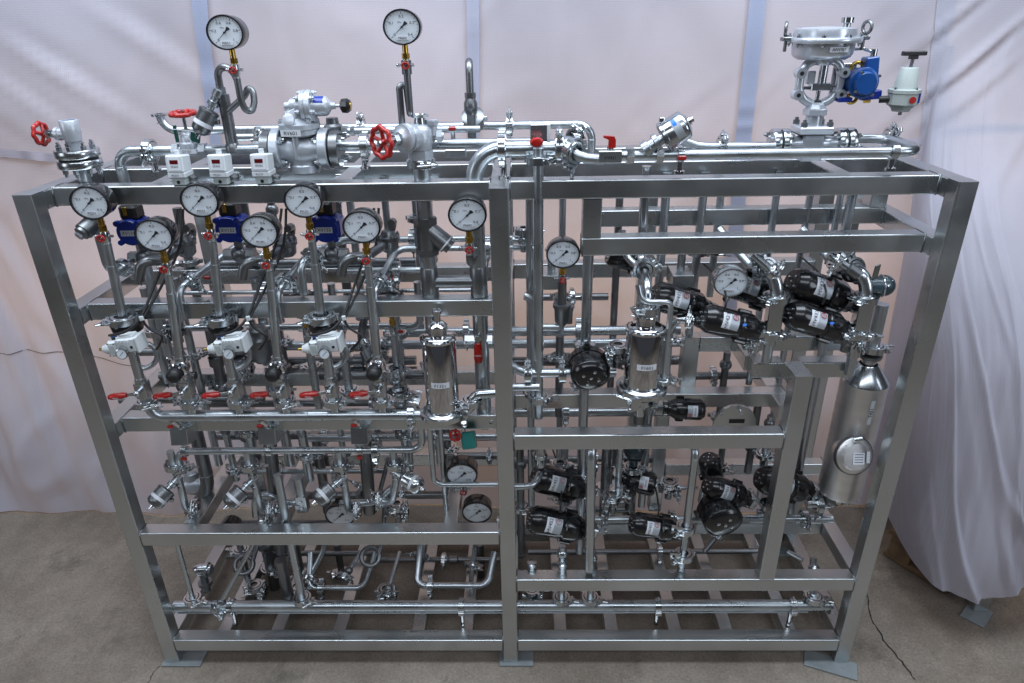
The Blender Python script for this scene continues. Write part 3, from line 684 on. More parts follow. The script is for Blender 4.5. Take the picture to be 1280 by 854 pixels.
for i, (c, r, tg, lb, nums) in enumerate(GA):
    x = COLX[i]; tall = i % 2 == 0
    c = V(c); c.x = x-.004 if abs(c.x-x) < .03 else c.x
    t, b1 = gauge((V(GA[i][0]).x, c.y, c.z), r*.5*1.0, lb, tg, nums.split(), stem=.05)
    gx = V(GA[i][0]).x; y = b1.y
    col_ = T('gauge_riser', '%s vertical steel pipe column from the left, standing on the gauge manifold' % ORD[i], 'pipe', (x, YM, zC), 'gauge columns on the manifold')
    zt = b1.z-.03
    if tall:
        zr = V((0.171, 0.020, 1.313)).z if i == 0 else (V((0.469, 0.020, 1.310)).z if i == 2 else V((0.730, 0.020, 1.312)).z)
        M().cyl((gx, y, zt), (x, YM, zr), .0105).put('riser_pipe', 'pipe_steel', col_)
        M().cyl(V((gx, y, zt)).lerp(V((x, YM, zr)), .28), (x, YM, zr), .0124).put('sleeve', 'pipe_steel', col_)
        clamp(col_, (x, YM, zr), Z_, .022, (-1, -.2, 0))
        M().lathe((x, YM+.01, zr-.012), -Z_, [(0, 0), (0, .040), (.006, .043), (.024, .040), (.030, .03), (.030, 0)], 24).put('diaphragm_seal', 'black', col_)
        M().cyl((x, YM, zr-.04), (x, YM, zC), .0135).put('lower_pipe', 'pipe_steel', col_)
        # siphon loop behind the lower pipe
        q = V((x+.03, YM+.035, zr-.115)); M().tube([(x, YM+.01, zr-.10), (x+.02, YM+.03, zr-.085), (x+.045, YM+.035, zr-.10), (x+.05, YM+.035, zr-.135), (x+.03, YM+.03, zr-.16), (x, YM+.01, zr-.165)], .0075, .03, 10).put('bypass_loop', 'pipe_steel', col_)
    else:
        zr = V((0.324, 0.020, 1.177)).z
        M().cyl((gx, y, zt), (x, YM, zr+.02), .0105).put('riser_pipe', 'pipe_steel', col_)
        M().cyl(V((gx, y, zt)).lerp(V((x, YM, zr)), .2), (x, YM, zr), .0127).put('sleeve', 'pipe_steel', col_)
        M().cyl((x, YM, zr-.02), (x, YM, zC), .0125).put('lower_pipe', 'pipe_steel', col_)
        k = T('knob_valve', 'small valve with round black knob on the %s gauge column from the left' % ORD[i], 'valve', (x, YM, zr-.02), 'black knob valves')
        d = V((-.15, -1, -.35)).normalized()
        M().ball((x, YM, zr-.012), .024).cyl((x, YM, zr+.018), (x, YM, zr-.045), .016).put('valve_body', 'clamp_steel', k)
        M().lathe(V((x, YM, zr-.008))+d*.012, d, [(0, 0), (0, .024), (.010, .026), (.014, .022), (.014, 0)], 20).put('bonnet_flange', 'polished', k)
        M().lathe(V((x, YM, zr-.008))+d*.026, d, [(0, .017), (.006, .021), (.018, .021), (.028, .018), (.034, .010), (.035, 0)], 24).put('knob', 'black_rubber', k)
        bolts(k, V((x, YM, zr-.008))+d*.024, d, .0215, 4, .004, .007, .78)
    clamp(col_, (x, YM, zC), Z_, .013, (.9, -.5, 0) if i % 3 else (.6, -.8, 0))
    zb_ = V((0.459, 0.030, 1.090)).z
    bv = T('ball_valve', 'small ball valve with red lever at the foot of the %s gauge column' % ORD[i], 'valve', (x, YM, zb_-.02), 'red lever ball valves on the manifold')
    M().bar((x, YM, zb_-.024), (x, YM, zb_+.026), .034, .034, Y_, .004).hexn((x, YM, zb_+.026), (x, YM, zb_+.038), .018).hexn((x, YM, zb_-.036), (x, YM, zb_-.024), .018).put('valve_body', 'clamp_steel', bv)
    M().cyl((x, YM-.017, zb_+.004), (x, YM-.034, zb_+.004), .008, seg=12).ball((x, YM-.034, zb_+.004), .0095).put('spindle', 'clamp_steel', bv)
    lever(bv, (x-.004, YM-.032, zb_+.003), (-1, -.05, -.10), .056, Y_, .0112, .026)

# white air regulators with small dials
for i, lb in ((0, 'white air regulator with small dial on the far left gauge column'), (2, 'white air regulator with small dial on the third gauge column'), (4, 'white air regulator with small dial left of the polished filter, fifth gauge column')):
    x = COLX[i]; px_ = {0: (0.202, -0.020, 1.263), 2: (0.492, -0.020, 1.260), 4: (0.751, -0.020, 1.258)}[i]; c = V(px_); y = -.015; z = c.z
    t = T('air_regulator', lb, 'regulator', (c.x, y, z), 'white air regulators'); t.scale = (.78, .85, .80)
    R = Matrix.Rotation(-.10, 3, 'Y')
    M().box((c.x+.006, y, z+.008), (.036, .026, .026), R, .005).put('main_block', 'white_plastic', t)
    M().box((c.x+.004, y, z+.035), (.026, .018, .007), R, .003).put('top_cover', 'white_plastic', t)
    M().box((c.x+.046, y, z+.012), (.004, .030, .028), R, .003).put('end_plate', 'white_plastic', t)
    M().box((c.x-.045, y-.004, z-.004), (.016, .024, .028), R, .006).put('inlet_block', 'white_plastic', t)
    M().lathe((c.x-.058, y-.004, z-.010), (-1, 0, -.10), [(0, 0), (0, .020), (.018, .019), (.024, .015), (.032, .013), (.032, 0)], 18).put('nozzle', 'white_plastic', t)
    M().cyl((c.x-.088, y-.004, z-.013), (c.x-.106, y-.004, z-.015), .005, seg=10).put('hose_tip', 'brass', t)
    M().cyl((c.x-.006, y-.02, z-.006), (c.x-.006, y-.040, z-.010), .018, seg=18).put('dial_socket', 'clamp_steel', t)
    M().lathe((c.x-.004, y-.036, z-.012), (.05, -1, .1), [(0, 0), (0, .020), (.010, .020), (.011, .017)], 24).put('dial_rim', 'clamp_steel', t)
    M().lathe((c.x-.0035, y-.0455, z-.011), (.05, -1, .1), [(0, .018), (0, 0)], 24).put('small_dial', 'dial', t)
    p = V((c.x-.003, y-.0475, z-.0108)); M().prism([(-.008, -.009), (.009, .008), (.008, .0095), (-.0085, -.008)], p, X_, Z_, .0005).put('small_pointer', 'ink', t)
    for dx in (-.022, -.010, .002, .014): M().box((c.x+dx, y-.027, z+.024), (.0035, .0015, .006), R, .0008).put('moulded_rib', 'white_plastic', t)
    for dx, dz in ((-.056, .018), (-.056, -.026), (-.034, .018), (-.034, -.026)): M().cyl((c.x+dx, y-.0285, z+dz), (c.x+dx, y-.0305, z+dz), .0028, seg=8).put('cover_screw', 'clamp_steel', t)
    M().box((c.x-.044, y-.0287, z-.004), (.009, .0006, .014), R, .0003).put('print_panel', 'grey_plastic', t)
    M().cyl((c.x+.024, y-.026, z+.004), (c.x+.024, y-.0275, z+.004), .005, seg=10).put('port', 'black_rubber', t)
    M().cyl((c.x-.045, y-.006, z+.024), (c.x-.045, y-.006, z+.034), .006, seg=10).put('push_fitting', 'black_rubber', t)
    M().cyl((c.x-.048, y-.008, z+.036), (c.x-.030, y-.010, z+.040), .0055, seg=10).put('blue_collar', 'bright_blue', t)
    cb = M().tube([(c.x-.050, y-.008, z+.036), (c.x-.020, y-.012, z+.041), (c.x+.025, y-.014, z+.055), (c.x+.058, y+.012, z+.085), (c.x+.085, y+.06, z+.16), (c.x+.13, y+.15, z+.27), (c.x+.14, y+.20, z+.36)], .0042, .05, 8)
    cb.tube([(c.x+.060, y+.014, z+.083), (c.x+.10, y+.07, z+.15), (c.x+.15, y+.16, z+.26), (c.x+.155, y+.2, z+.36)], .0042, .05, 8)
    o = cb.tube([(c.x+.058, y+.01, z+.083), (c.x+.062, y+.012, z+.055), (c.x+.085, y+.014, z+.035), (c.x+.108, y+.014, z+.022), (c.x+.085, y+.02, z-.012), (c.x+.06, y+.035, z-.035)], .0038, .02, 8).__class__; cb.v = [(c.x+(q[0]-c.x)*.85, y+(q[1]-y), z+(q[2]-z)*.9) for q in cb.v]; o = cb.put('air_hose', 'black_rubber')
    tag(o, 'black air hose looping beside the white regulator on the %s gauge column' % ORD[i], 'hose', 'black air hoses')
    M().box((c.x+.049, y+.008, z+.075), (.005, .004, .006), R, .001).put('cable_tie', 'white_plastic', o)

# blue electric valve actuators behind the gauges
for k, (c, lb) in enumerate((((0.190, 0.170, 1.532), 'dark blue actuator box mostly hidden behind the second gauge from the left'), ((0.468, 0.170, 1.537), 'dark blue actuator box left of the fourth gauge'), ((0.739, 0.160, 1.537), 'dark blue actuator box with white label between two gauges'))):
    c = V(c); t = T('blue_actuator', lb, 'actuator', (c.x, c.y, c.z-.045), 'dark blue actuators')
    M().lathe(c-Y_*.03, Y_, [(0, 0), (0, .034), (.004, .037), (.07, .037), (.07, 0)], 24).box(c+Y_*.01, (.040, .032, .030), None, .008).put('body', 'blue', t)
    for sx in (-1, 1):
        for sz_ in (-1, 1): M().cyl(c+V((sx*.029, -.033, sz_*.027)), c+V((sx*.029, -.02, sz_*.027)), .008, seg=10).put('corner_lug', 'blue', t)
    plate_label(t, 'XV13%d' % (k+1), c-Y_*.031, .045, .016)
    M().box(c+V((0, .01, .052)), (.024, .026, .020), None, .006).put('connector_box', 'black_rubber', t)
    M().box(c+V((-.004, -.017, .058)), (.006, .002, .012), None, .001).put('connector_screw', 'brass', t)
    M().cyl(c-Z_*.03+Y_*.02, c-Z_*.075+Y_*.02, .012).ball(c-Z_*.085+Y_*.02, .026).hexn(c+V((-.045, .02, -.085)), c+V((.045, .02, -.085)), .017).put('valve_body', 'dull_shaded_steel', t)

# hooked condensate pipes with trap bodies
for k, (p, lb) in enumerate(((((0.232, 0.060, 1.424), (0.253, 0.060, 1.479), (0.285, 0.090, 1.466), (0.314, 0.190, 1.477)), 'hooked steel elbow with cast trap body right of the second gauge'),
        (((0.517, 0.060, 1.425), (0.533, 0.060, 1.475), (0.573, 0.090, 1.464), (0.605, 0.190, 1.473)), 'hooked steel elbow with cast trap body right of the fourth gauge'),
        (((0.790, 0.060, 1.431), (0.803, 0.060, 1.483), (0.852, 0.090, 1.470), (0.901, 0.190, 1.484)), 'hooked steel elbow with cast trap body right of the sixth gauge'))):
    t = T('steam_trap', lb, 'trap', p[0], 'hooked elbows with trap bodies')
    M().tube([V(q) for q in p], .0135, .035, 16).put('hooked_pipe', 'dull_shaded_steel', t)
    e = V(p[3])
    M().lathe(e-Z_*.028, Z_, [(0, 0), (0, .018), (.008, .026), (.03, .028), (.034, .032), (.044, .032), (.046, .024), (.060, .018), (.066, 0)], 20).put('trap_body', 'dull_shaded_steel', t)
    bolts(t, e+Z_*.016, Z_, .028, 4, .005, .010, .5)
    M().tube([e+V((0, .03, .0)), e+V((.0, .06, .02)), e+V((.012, .04, .05)), e+V((.012, .0, .052))], .011, .03, 12).put('upper_bend', 'dull_shaded_steel', t)

# pipes running back into the skid between the gauges
DP = [(((0.141, 0.090, 1.425), (0.170, 0.300, 1.457)), 'short slanting pipe behind the leftmost gauge riser', .0095),
      (((0.316, 0.090, 1.383), (0.426, 0.340, 1.449)), 'long slanting pipe left of the third gauge riser', .0105),
      (((0.591, 0.090, 1.370), (0.654, 0.280, 1.439)), 'slanting pipe behind the fifth gauge riser', .0105),
      (((0.865, 0.090, 1.367), (0.903, 0.300, 1.427)), 'slanting pipe right of the sixth gauge', .0105),
      (((0.659, 0.120, 1.444), (0.742, 0.260, 1.469)), 'short slanting pipe below the labelled blue actuator', .012)]
for p, lb, r in DP:
    p0, p1 = V(p[0]), V(p[1]); xm = (p0.x+p1.x)/2
    t = T('depth_pipe', lb, 'pipe', p[0], 'pipes running from front to back')
    M().tube([p0-Z_*.09, p0, p1, p1+X_*.06], r, .03).put('pipe', 'pipe_steel', t)
    d = (p1-p0).normalized(); clamp(t, p0+d*.05, d, r, (1, -.4, -.2), .014)
    red_clip(t, p0+d*.09+V((.02, -.01, -.012)), .8)

# small gauges behind the middle rail
for c, lb in (((0.624, 0.170, 1.296), 'pressure gauge half hidden behind the left middle rail, left one'), ((0.887, 0.170, 1.298), 'pressure gauge half hidden behind the left middle rail, right one')):
    t, b1 = gauge(c, .046, lb, '', '0 0.2 0.4 0.6'.split(), stem=.05, knob=False)
    pp = T('gauge_pipe', lb.replace('pressure gauge half hidden', 'thin riser pipe under the gauge hidden'), 'pipe', (b1.x, b1.y, b1.z-.3)); M().cyl(b1-Z_*.03, b1-Z_*.34, .011).put('pipe', 'pipe_steel', pp)
    red_clip(pp, b1+V((.025, -.012, -.012)), .7); M().tube([b1+V((.03, .06, -.03)), b1+V((.075, .06, -.03)), b1+V((.075, .06, .12))], .012, .03).put('return_bend', 'pipe_steel', pp)

# ================================================================ TOP LEFT
# flanged gate valve
Yv = .16
c = V((0.096, 0.160, 1.736)); t = T('flanged_valve', 'flanged steel valve with red handwheel on the far left of the top rail', 'valve', (c.x, Yv, c.z-.09))
for k, dz in enumerate((0.003, -.024)):
    M().lathe((c.x, Yv, c.z+dz), Z_, [(0, 0), (0, 0.053), (.002, .0545), (.018, .0545), (.020, .053), (.020, 0)], 36).put('flange', 'clamp_steel', t)
M().lathe((c.x, Yv, c.z-.004), Z_, [(0, .047), (.007, .047)], 30).put('gasket', 'gasket', t)
bolts(t, (c.x, Yv, c.z+.022), Z_, .042, 8, .0075, .020, .2, both=.047)
xt = V((0.094, 0.160, 1.833)).x; zt = V((0.094, 0.160, 1.833)).z; x0 = c.x
M().lathe((x0, Yv, c.z+.02), Z_, [(0, .0165), (.022, .0165), (.024, .0205), (.045, .0235), (.075, .024), (zt-c.z-.02, .0225), (zt-c.z-.02, .0175), (zt-c.z-.03, .017)], 26).put('valve_body', 'cast_silver', t)
M().lathe((x0, Yv, zt-.006), Z_, [(0, .0175), (.003, .0175), (.003, 0)], 24).put('blue_cap', 'bright_blue', t)
zb2 = V((0.032, 0.160, 1.798)).z; dl = V((-1, .10, 0)).normalized()
p = V((x0, Yv, zb2)); M().lathe(p, dl, [(0, .0155), (.032, .0155), (.033, .0175), (.042, .0175), (.042, .010), (.052, .009), (.052, 0)], 20).put('side_bonnet', 'cast_silver', t)
M().hexn(p+dl*.046, p+dl*.056, .010).cyl(p+dl*.05, p+dl*.095, .0045, seg=10).hexn(p+dl*.060, p+dl*.073, .0125).put('stem', 'clamp_steel', t)
wheel(t, p+dl*.088, dl, .0265, .0055, 4)
M().cyl((x0, Yv, c.z-.02), (x0, Yv, c.z-.19), .0165).put('down_pipe', 'pipe_steel', t)

# slanted strainer under the leftmost gauge and its down pipe
t = T('slanted_strainer', 'slanted steel cylinder strainer under the leftmost gauge', 'strainer', (0.112, 0.110, 1.523))
p = V((0.121, 0.130, 1.580)); q = V((0.097, 0.080, 1.550)); d = (q-p).normalized()
M().lathe(p, d, [(0, 0), (0, .022), (.055, .024), (.056, .020), (.064, .020), (.064, 0)], 20).put('cylinder', 'dull_shaded_steel', t); M().hexn(q+d*.006, q+d*.012, .012).put('plug', 'pipe_steel', t)
M().tube(ortho([(0.118, 0.120, 1.565), (0.111, 0.120, 1.427), (0.118, 0.170, 1.397)]), .013, .03).put('pipe', 'pipe_steel', t)

# horizontal pipe to the reducing valve
zt2 = V((0.387, 0.200, 1.744)).z; xa = V((0.180, 0.200, 1.743)).x; xb = V((0.605, 0.200, 1.741)).x
t = pipes('feed_pipe', 'bent steel pipe running from the left corner to the silver reducing valve', 'pipe', [([(xa, .2, zt2-.62), (xa, .2, zt2), (xb, .2, zt2)], .0145)], clamps=[((V((0.273, 0.200, 1.746)).x, .2, zt2), X_, .0145, (0, -1, 0))], bend=.042)
hanger(t, (V((0.277, 0.200, 1.746)).x, .2, zt2), X_, .055, .016)
# globe valve on it with flat red wheel
c = V((0.383, 0.200, 1.765)); c.z = zt2; t = T('globe_valve', 'small globe valve with flat red handwheel and green tag behind the digital switches', 'valve', c)
M().lathe(c-Z_*.01, Z_, [(0, .0), (0, .026), (.03, .026), (.034, .020), (.05, .019), (.056, .014), (.062, .009), (.066, .009)], 20).hexn(c-X_*.045, c-X_*.028, .021).hexn(c+X_*.028, c+X_*.045, .021).put('valve_body', 'cast_silver', t)
M().cyl(c+Z_*.05, c+Z_*.096, .005, seg=10).put('stem', 'clamp_steel', t); wheel(t, c+Z_*.096, (0, -.08, 1), .030, .006, 5)
plate_label(t, 'GV101', c+V((.004, -.030, .002)), .052, .011)
M().box(c+V((.026, -.012, .035)), (.013, .002, .012), Matrix.Rotation(.3, 3, 'Y'), .001).put('green_tag', 'green', t); M().box(c+V((-.026, -.008, .045)), (.004, .004, .022), None, .001).put('green_tag', 'green', t)
M().tube([c+V((-.026, -.018, .058)), c+V((.01, -.026, .056)), c+V((.038, -.02, .05))], .0014, .02, 6).put('tag_wire', 'white_plastic', t)
# riser with crook, siphon and gauge
t = T('gauge_riser', 'steel riser with crook and siphon coil under the top left gauge', 'pipe', (0.501, 0.200, 1.742))
xr = V((0.500, 0.200, 1.749)).x; zr = V((0.505, 0.200, 1.886)).z
M().cyl((xr, .2, zt2), (xr, .2, zr), .0155).put('riser_pipe', 'dull_shaded_steel', t); M().lathe((xr, .2, zt2-.006), Z_, [(0, .020), (.016, .020), (.024, .0155)], 16).put('weld_saddle', 'dull_shaded_steel', t)
zz = V((0.507, 0.200, 1.941)).z
M().hexn((xr-.004, .2, zr-.002), (xr-.004, .2, zr+.018), .0135).put('union_nut', 'clamp_steel', t)
M().tube([(xr-.004, .2, zr+.01), (xr-.004, .2, zz+.012), (xr+.045, .18, zz+.012), (xr+.055, .175, zz-.02)], .0095, .032).put('crook_pipe', 'dull_shaded_steel', t)
g, b1 = gauge((0.566, 0.120, 2.035), 0.0459, 'black rimmed pressure gauge standing highest at the top left', 'PI051', '0 0.2 0.4 0.6 0.8 1'.split(), stem=.045)
bx = b1
M().tube([b1-Z_*.03, b1-Z_*.085, b1+V((.004, .010, -.108)), b1+V((.016, .020, -.112)), b1+V((.025, .028, -.090)), b1+V((.022, .034, -.062)), b1+V((.008, .040, -.056)), b1+V((-.004, .046, -.075)), (xr+.004, .195, zr-.045)], .0085, .014, 12).put('siphon_coil', 'dull_shaded_steel', t)
def triple(t, h, d, r, L): pass
angle_valve('brown grey piston valve slanting down left from the top left gauge riser', (xr-.012, .19, zr+.0), V((0.439, 0.170, 1.806))-V((xr-.012, .19, zr)), (xr, .2, zr-.05), .0245, .070, steel='dull_shaded_steel')

# back pipe with open elbow end
zk_ = V((0.428, 0.450, 1.761)).z; xa = V((0.193, 0.450, 1.793)).x; xe_ = V((1.494, 0.450, 1.750)).x
t = pipes('back_pipe', 'long thin pipe along the back top with an upturned open end at the left', 'pipe', [([(xa, .45, V((0.194, 0.450, 1.809)).z), (xa, .45, zk_), (xe_, .45, zk_), (xe_, .45, zk_-.5)], .0125)], clamps=[((V((1.246, 0.450, 1.753)).x, .45, zk_), X_, .0125, (0, 0, 1)), ((V((0.799, 0.450, 1.760)).x, .45, zk_), X_, .0125, (0, -.2, 1))], bend=.045)
M().lathe((xa, .45, V((0.194, 0.450, 1.809)).z-.004), Z_, [(0, .0125), (0, .025), (.006, .025), (.006, .010)], 20).put('end_ferrule', 'clamp_steel', t)
t = pipes('back_pipe', 'short pipe just under the long back pipe behind the top left gauge riser', 'pipe', [([(0.441, 0.360, 1.752), (0.559, 0.360, 1.752)], .011)], clamps=[((0.519, 0.360, 1.753), X_, .011, (0, -1, .3))])

# three digital pressure switches
for k, (px_, lb) in enumerate((((0.392, 0.090, 1.729), 'leftmost of three pale digital pressure switches on the top rail'), ((0.501, 0.090, 1.729), 'middle of three pale digital pressure switches on the top rail'), ((0.611, 0.090, 1.728), 'rightmost of three pale digital pressure switches on the top rail'))):
    c = V(px_); c.z = H+.038; c.y = .10; t = T('pressure_switch', lb, 'switch', (c.x, c.y, H), 'digital pressure switches on the top rail')
    M().box(c+V((0, 0, .016)), (.0225, .024, .022), Matrix.Rotation(-.12, 3, 'X'), .003).put('display_head', 'white_plastic', t)
    M().box(c+V((0, 0, -.010)), (.0235, .025, .008), None, .003).put('middle_plate', 'white_plastic', t)
    M().box(c+V((.001, 0, -.027)), (.019, .022, .0105), None, .003).put('base', 'grey_plastic', t)
    F = Matrix.Rotation(-.12, 3, 'X'); n = F @ V((0, -1, 0)); vv = F @ Z_; f = c+V((0, 0, .016))+n*.0242
    M().prism([(-.016, -.016), (.016, -.016), (.016, .016), (-.016, .016)], f, X_, vv, .0008).put('face_panel', 'sticker', t)
    M().prism([(-.0105, .000), (.0105, .000), (.0105, .010), (-.0105, .010)], f+n*.0009, X_, vv, .0006).put('led_display', 'led', t)
    text('lettering', 'SPAN', .008, f+n*.001-vv*.007, X_, vv, t)
    plate_label(t, 'PS%d31' % (3-k), c+V((-.002, -.0255, -.010)), .038, .009)
    M().cyl(c+V((.002, 0, .034)), c+V((.002, 0, .050)), .007, seg=12).put('vent_knob', 'white_plastic', t)
    M().cyl(c+V((0, -.0215, -.028)), c+V((0, -.0228, -.028)), .0045, seg=12).put('port', 'black_rubber', t)
    M().cyl(c+V((.020, 0, -.022)), c+V((.040, 0, -.022)), .006, seg=10).hexn(c+V((.030, 0, -.022)), c+V((.038, 0, -.022)), .009).put('side_fitting', 'dull_shaded_steel', t)

# ================================================================ PRESSURE REDUCING VALVE
Yp = .19
cL, cR = V((0.629, 0.190, 1.744)), V((0.757, 0.190, 1.744)); zp = (cL.z+cR.z)/2; xm = (cL.x+cR.x)/2
t = T('reducing_valve', 'large silver pressure reducing valve with horizontal spring housing on top', 'valve', (xm, Yp, zp-.06))
for x, sg in ((cL.x, -1), (cR.x, 1)):
    M().lathe((x-.012, Yp, zp), X_, [(0, 0), (0, .053), (.002, .055), (.022, .055), (.024, .053), (.024, 0)], 36).put('flange', 'cast_silver', t)
    M().lathe((x+sg*.0125-.002, Yp, zp), X_, [(0, .050), (.004, .050)], 30).put('gasket', 'gasket', t)
    M().lathe((x+sg*.0275-.011, Yp, zp), X_, [(0, 0), (0, .048), (.022, .048), (.022, 0)], 32).put('counter_flange', 'dull_shaded_steel', t)
    bolts(t, (x-sg*.012, Yp, zp), (-sg, 0, 0), .042, 4, .0095, .016, .785); bolts(t, (x+sg*.040, Yp, zp), (sg, 0, 0), .042, 4, .0095, .020, .785)
M().lathe((cL.x, Yp, zp), X_, [(0, .036), (.02, .034), (.035, .04), ((cR.x-cL.x)/2, .046), (cR.x-cL.x-.035, .04), (cR.x-cL.x-.02, .034), (cR.x-cL.x, .036)], 28).put('valve_body', 'cast_silver', t)
M().lathe((xm, Yp, zp-.062), Z_, [(0, 0), (0, .036), (.004, .040), (.022, .040), (.026, .036), (.05, .036)], 28).put('bottom_cap', 'cast_silver', t)
M().cyl((xm-.004, Yp-.036, zp-.018), (xm-.004, Yp-.036, zp+.045), .010, seg=14).put('boss', 'cast_silver', t)
zb3 = zp+.048
M().lathe((xm, Yp, zb3-.012), Z_, [(0, .040), (.006, .052), (.018, .052), (.020, .054), (.032, .054), (.034, .046), (.046, .034), (.05, 0)], 32).put('bonnet', 'cast_silver', t)
bolts(t, (xm, Yp, zb3+.020), Z_, .046, 6, .0075, .014, .3, material='cast_silver')
plate_label(t, 'RV601', (xm-.008, Yp-.0555, zb3+.002), .052, .016)
zs = V((0.729, 0.190, 1.854)).z; xs = V((0.721, 0.190, 1.854)).x
M().lathe((xm-.01, Yp, zb3+.03), V((xs-xm+.004, 0, zs-zb3-.03)), [(0, .032), (.03, .026), (.05, .024), (.07, .026)], 20).put('pilot_neck', 'cast_silver', t)
a = V((-1, -.05, 0)); 
M().lathe((xs-.058, Yp, zs), X_, [(0, 0), (0, .012), (.014, .012), (.015, .020), (.03, .022), (.032, .028), (.046, .028), (.047, .040), (.058, .042), (.0585, .040), (.061, .040), (.0615, .042), (.073, .040), (.074, .026), (.108, .025), (.114, .020), (.122, .009), (.132, .008), (.132, .004), (.150, .004)], 28).put('spring_housing', 'cast_silver', t)
bolts(t, (xs+.015, Yp, zs), X_, .034, 6, .006, .012, .3, material='cast_silver', both=.028)
M().patch((xs-.05, Yp, zs), X_, .0255, .072, .098, -.55, .35, 6, (0, -.7, .7)).put('blue_name_plate', 'blue', t)
M().lathe((xs+.088, Yp, zs), X_, [(0, 0), (0, .012), (.004, .018), (.018, .019), (.026, .014), (.026, 0)], 10, smooth=False).put('adjusting_knob', 'black', t)
M().cyl((xs+.1135, Yp, zs), (xs+.116, Yp, zs), .009, seg=12).put('knob_cap', 'brass', t)
M().lathe((xm-.012, Yp-.045, zb3+.034), (0, -.9, .35), [(0, .017), (.004, .015), (.006, .008), (.006, 0)], 20).put('front_boss', 'cast_silver', t)
M().cyl((xm+.030, Yp-.01, zb3+.028), (xm+.030, Yp-.01, zb3+.046), .019, seg=18).put('side_boss', 'cast_silver', t)

# pipes right of it
xa = cR.x+.035
t = pipes('outlet_pipe', 'thick horizontal steel pipe from the reducing valve past the red wheel valve', 'pipe', [([(xa, Yp, zp+.008), (V((1.310, 0.190, 1.765)).x, Yp, zp+.008)], .0135)], clamps=[((V((0.862, 0.190, 1.756)).x, Yp, zp+.008), X_, .0135, (0, -.7, -1)), ((V((1.231, 0.190, 1.754)).x, Yp, zp+.008), X_, .0135, (0, -.7, -1))])
hanger(t, (V((0.857, 0.190, 1.754)).x, Yp, zp+.008), X_, .062, .014)
t = T('bypass_pipe', 'thin union jointed pipe between the reducing valve and the red wheel', 'pipe', (0.781, 0.220, 1.788))
p, q = V((0.768, 0.250, 1.781)), V((1.169, 0.250, 1.777)); z = p.z
M().cyl((p.x, .25, z), (q.x, .25, z), .0095).put('pipe', 'pipe_steel', t)
M().lathe((p.x-.002, .25, z-.02), Z_, [(0, .02), (.01, .026), (.034, .026), (.04, .018), (.056, .016), (.056, 0)], 16).put('bleed_valve', 'dull_shaded_steel', t)
for x in (432, 440): pass
M().hexn((p.x+.022, .25, z), (p.x+.04, .25, z), .016).put('union_nut', 'clamp_steel', t); M().hexn((p.x+.046, .25, z), (p.x+.058, .25, z), .014).put('union_nut', 'clamp_steel', t)
e = V((1.094, 0.250, 1.770)); red_clip(t, (e.x, .236, z+.004), .9); M().cyl((e.x, .25, z), (e.x, .25, z-.05), .006, seg=8).put('support_post', 'clamp_steel', t); M().box((e.x+.006, .25, z-.062), (.028, .02, .011), None, .002).put('support_bracket', 'frame_steel', t)

# ================================================================ RED WHEEL VALVE AND SIPHON GAUGE
Yw = .12
c = V((1.020, 0.120, 1.785)); t = T('wheel_valve', 'large steel angle valve with upright red handwheel near the centre of the top rail', 'valve', (1.019, 0.120, 1.714))
dl = V((-.64, -.77, 0)).normalized()
M().lathe(c+V((.0, 0, -.005)), Z_, [(-.030, .020), (-.028, .030), (-.012, .034), (.02, .034), (.03, .026), (.034, .02), (.034, 0)], 26).lathe(c-dl*.035, dl, [(0, 0), (0, .026), (.01, .030), (.04, .031), (.068, .033), (.070, .036), (.076, .036), (.078, .033), (.084, .036), (.092, .036), (.094, .026), (.104, .018), (.104, 0)], 26).put('valve_body', 'cast_silver', t)
M().hexn(c-Z_*.034, c-Z_*.058, .033).put('union_nut', 'cast_silver', t)
M().cyl(c+dl*.06, c+dl*.125, .007, seg=12).hexn(c+dl*.074, c+dl*.088, .015).put('stem', 'clamp_steel', t)
wheel(t, c+dl*.124, dl, .036, .0062, 5)
M().lathe(c+V((.004, .005, .03)), Z_, [(0, .016), (.016, .014), (.016, .022), (.022, .024), (.022, .018), (.019, .016)], 20).put('top_port', 'clamp_steel', t)
M().cyl(c+V((.033, .008, .0)), c+V((.033, .008, .038)), .014).hexn(c+V((.033, .008, .026)), c+V((.033, .008, .036)), .018).put('side_port', 'cast_silver', t)
M().cyl(c+V((.03, .01, 0)), c+V((.062, .01, -.004)), .011).hexn(c+V((.044, .01, -.002)), c+V((.058, .01, -.002)), .016).put('outlet_stub', 'cast_silver', t)
# big vertical pipe below with unions, strainer and U bend
xp = c.x; zt_ = c.z-.055; zU = V((1.071, 0.120, 1.387)).z; xu = V((1.158, 0.120, 1.414)).x; zel = V((1.258, 0.120, 1.749)).z
t = T('main_pipe_loop', 'thick steel pipe loop with U bend behind the left middle rail beside the centre post', 'pipe', (xp, Yw, zU))
rb = .0225
M().cyl((xp, Yw, zt_), (xp, Yw, zU-.33), rb, seg=24).put('left_leg', 'pipe_steel', t)
M().tube([(xp, Yw, zU), (xu, Yw, zU)], rb*.8, seg=20).put('cross_piece', 'dull_shaded_steel', t)
M().tube([(xu, Yw, zU-.48), (xu, Yw, zel), (V((1.392, 0.120, 1.745)).x, Yw, zel)], rb, .075, 24).put('right_leg', 'pipe_steel', t)
for x in (xp, xu): M().lathe((x, Yw, zU-.045), Z_, [(0, rb), (.003, rb+.002), (.087, rb+.002), (.09, rb)], 24).put('tee', 'dull_shaded_steel', t)
clamp(t, (xp, Yw, V((1.013, 0.120, 1.716)).z), Z_, rb-.002, (.4, -1, 0)); clamp(t, (V((1.231, 0.120, 1.748)).x, Yw, zel), X_, rb-.004, (0, -.4, -1)); clamp(t, (xu, Yw, V((1.138, 0.120, 0.945)).z), Z_, rb-.004, (1, -.8, 0))
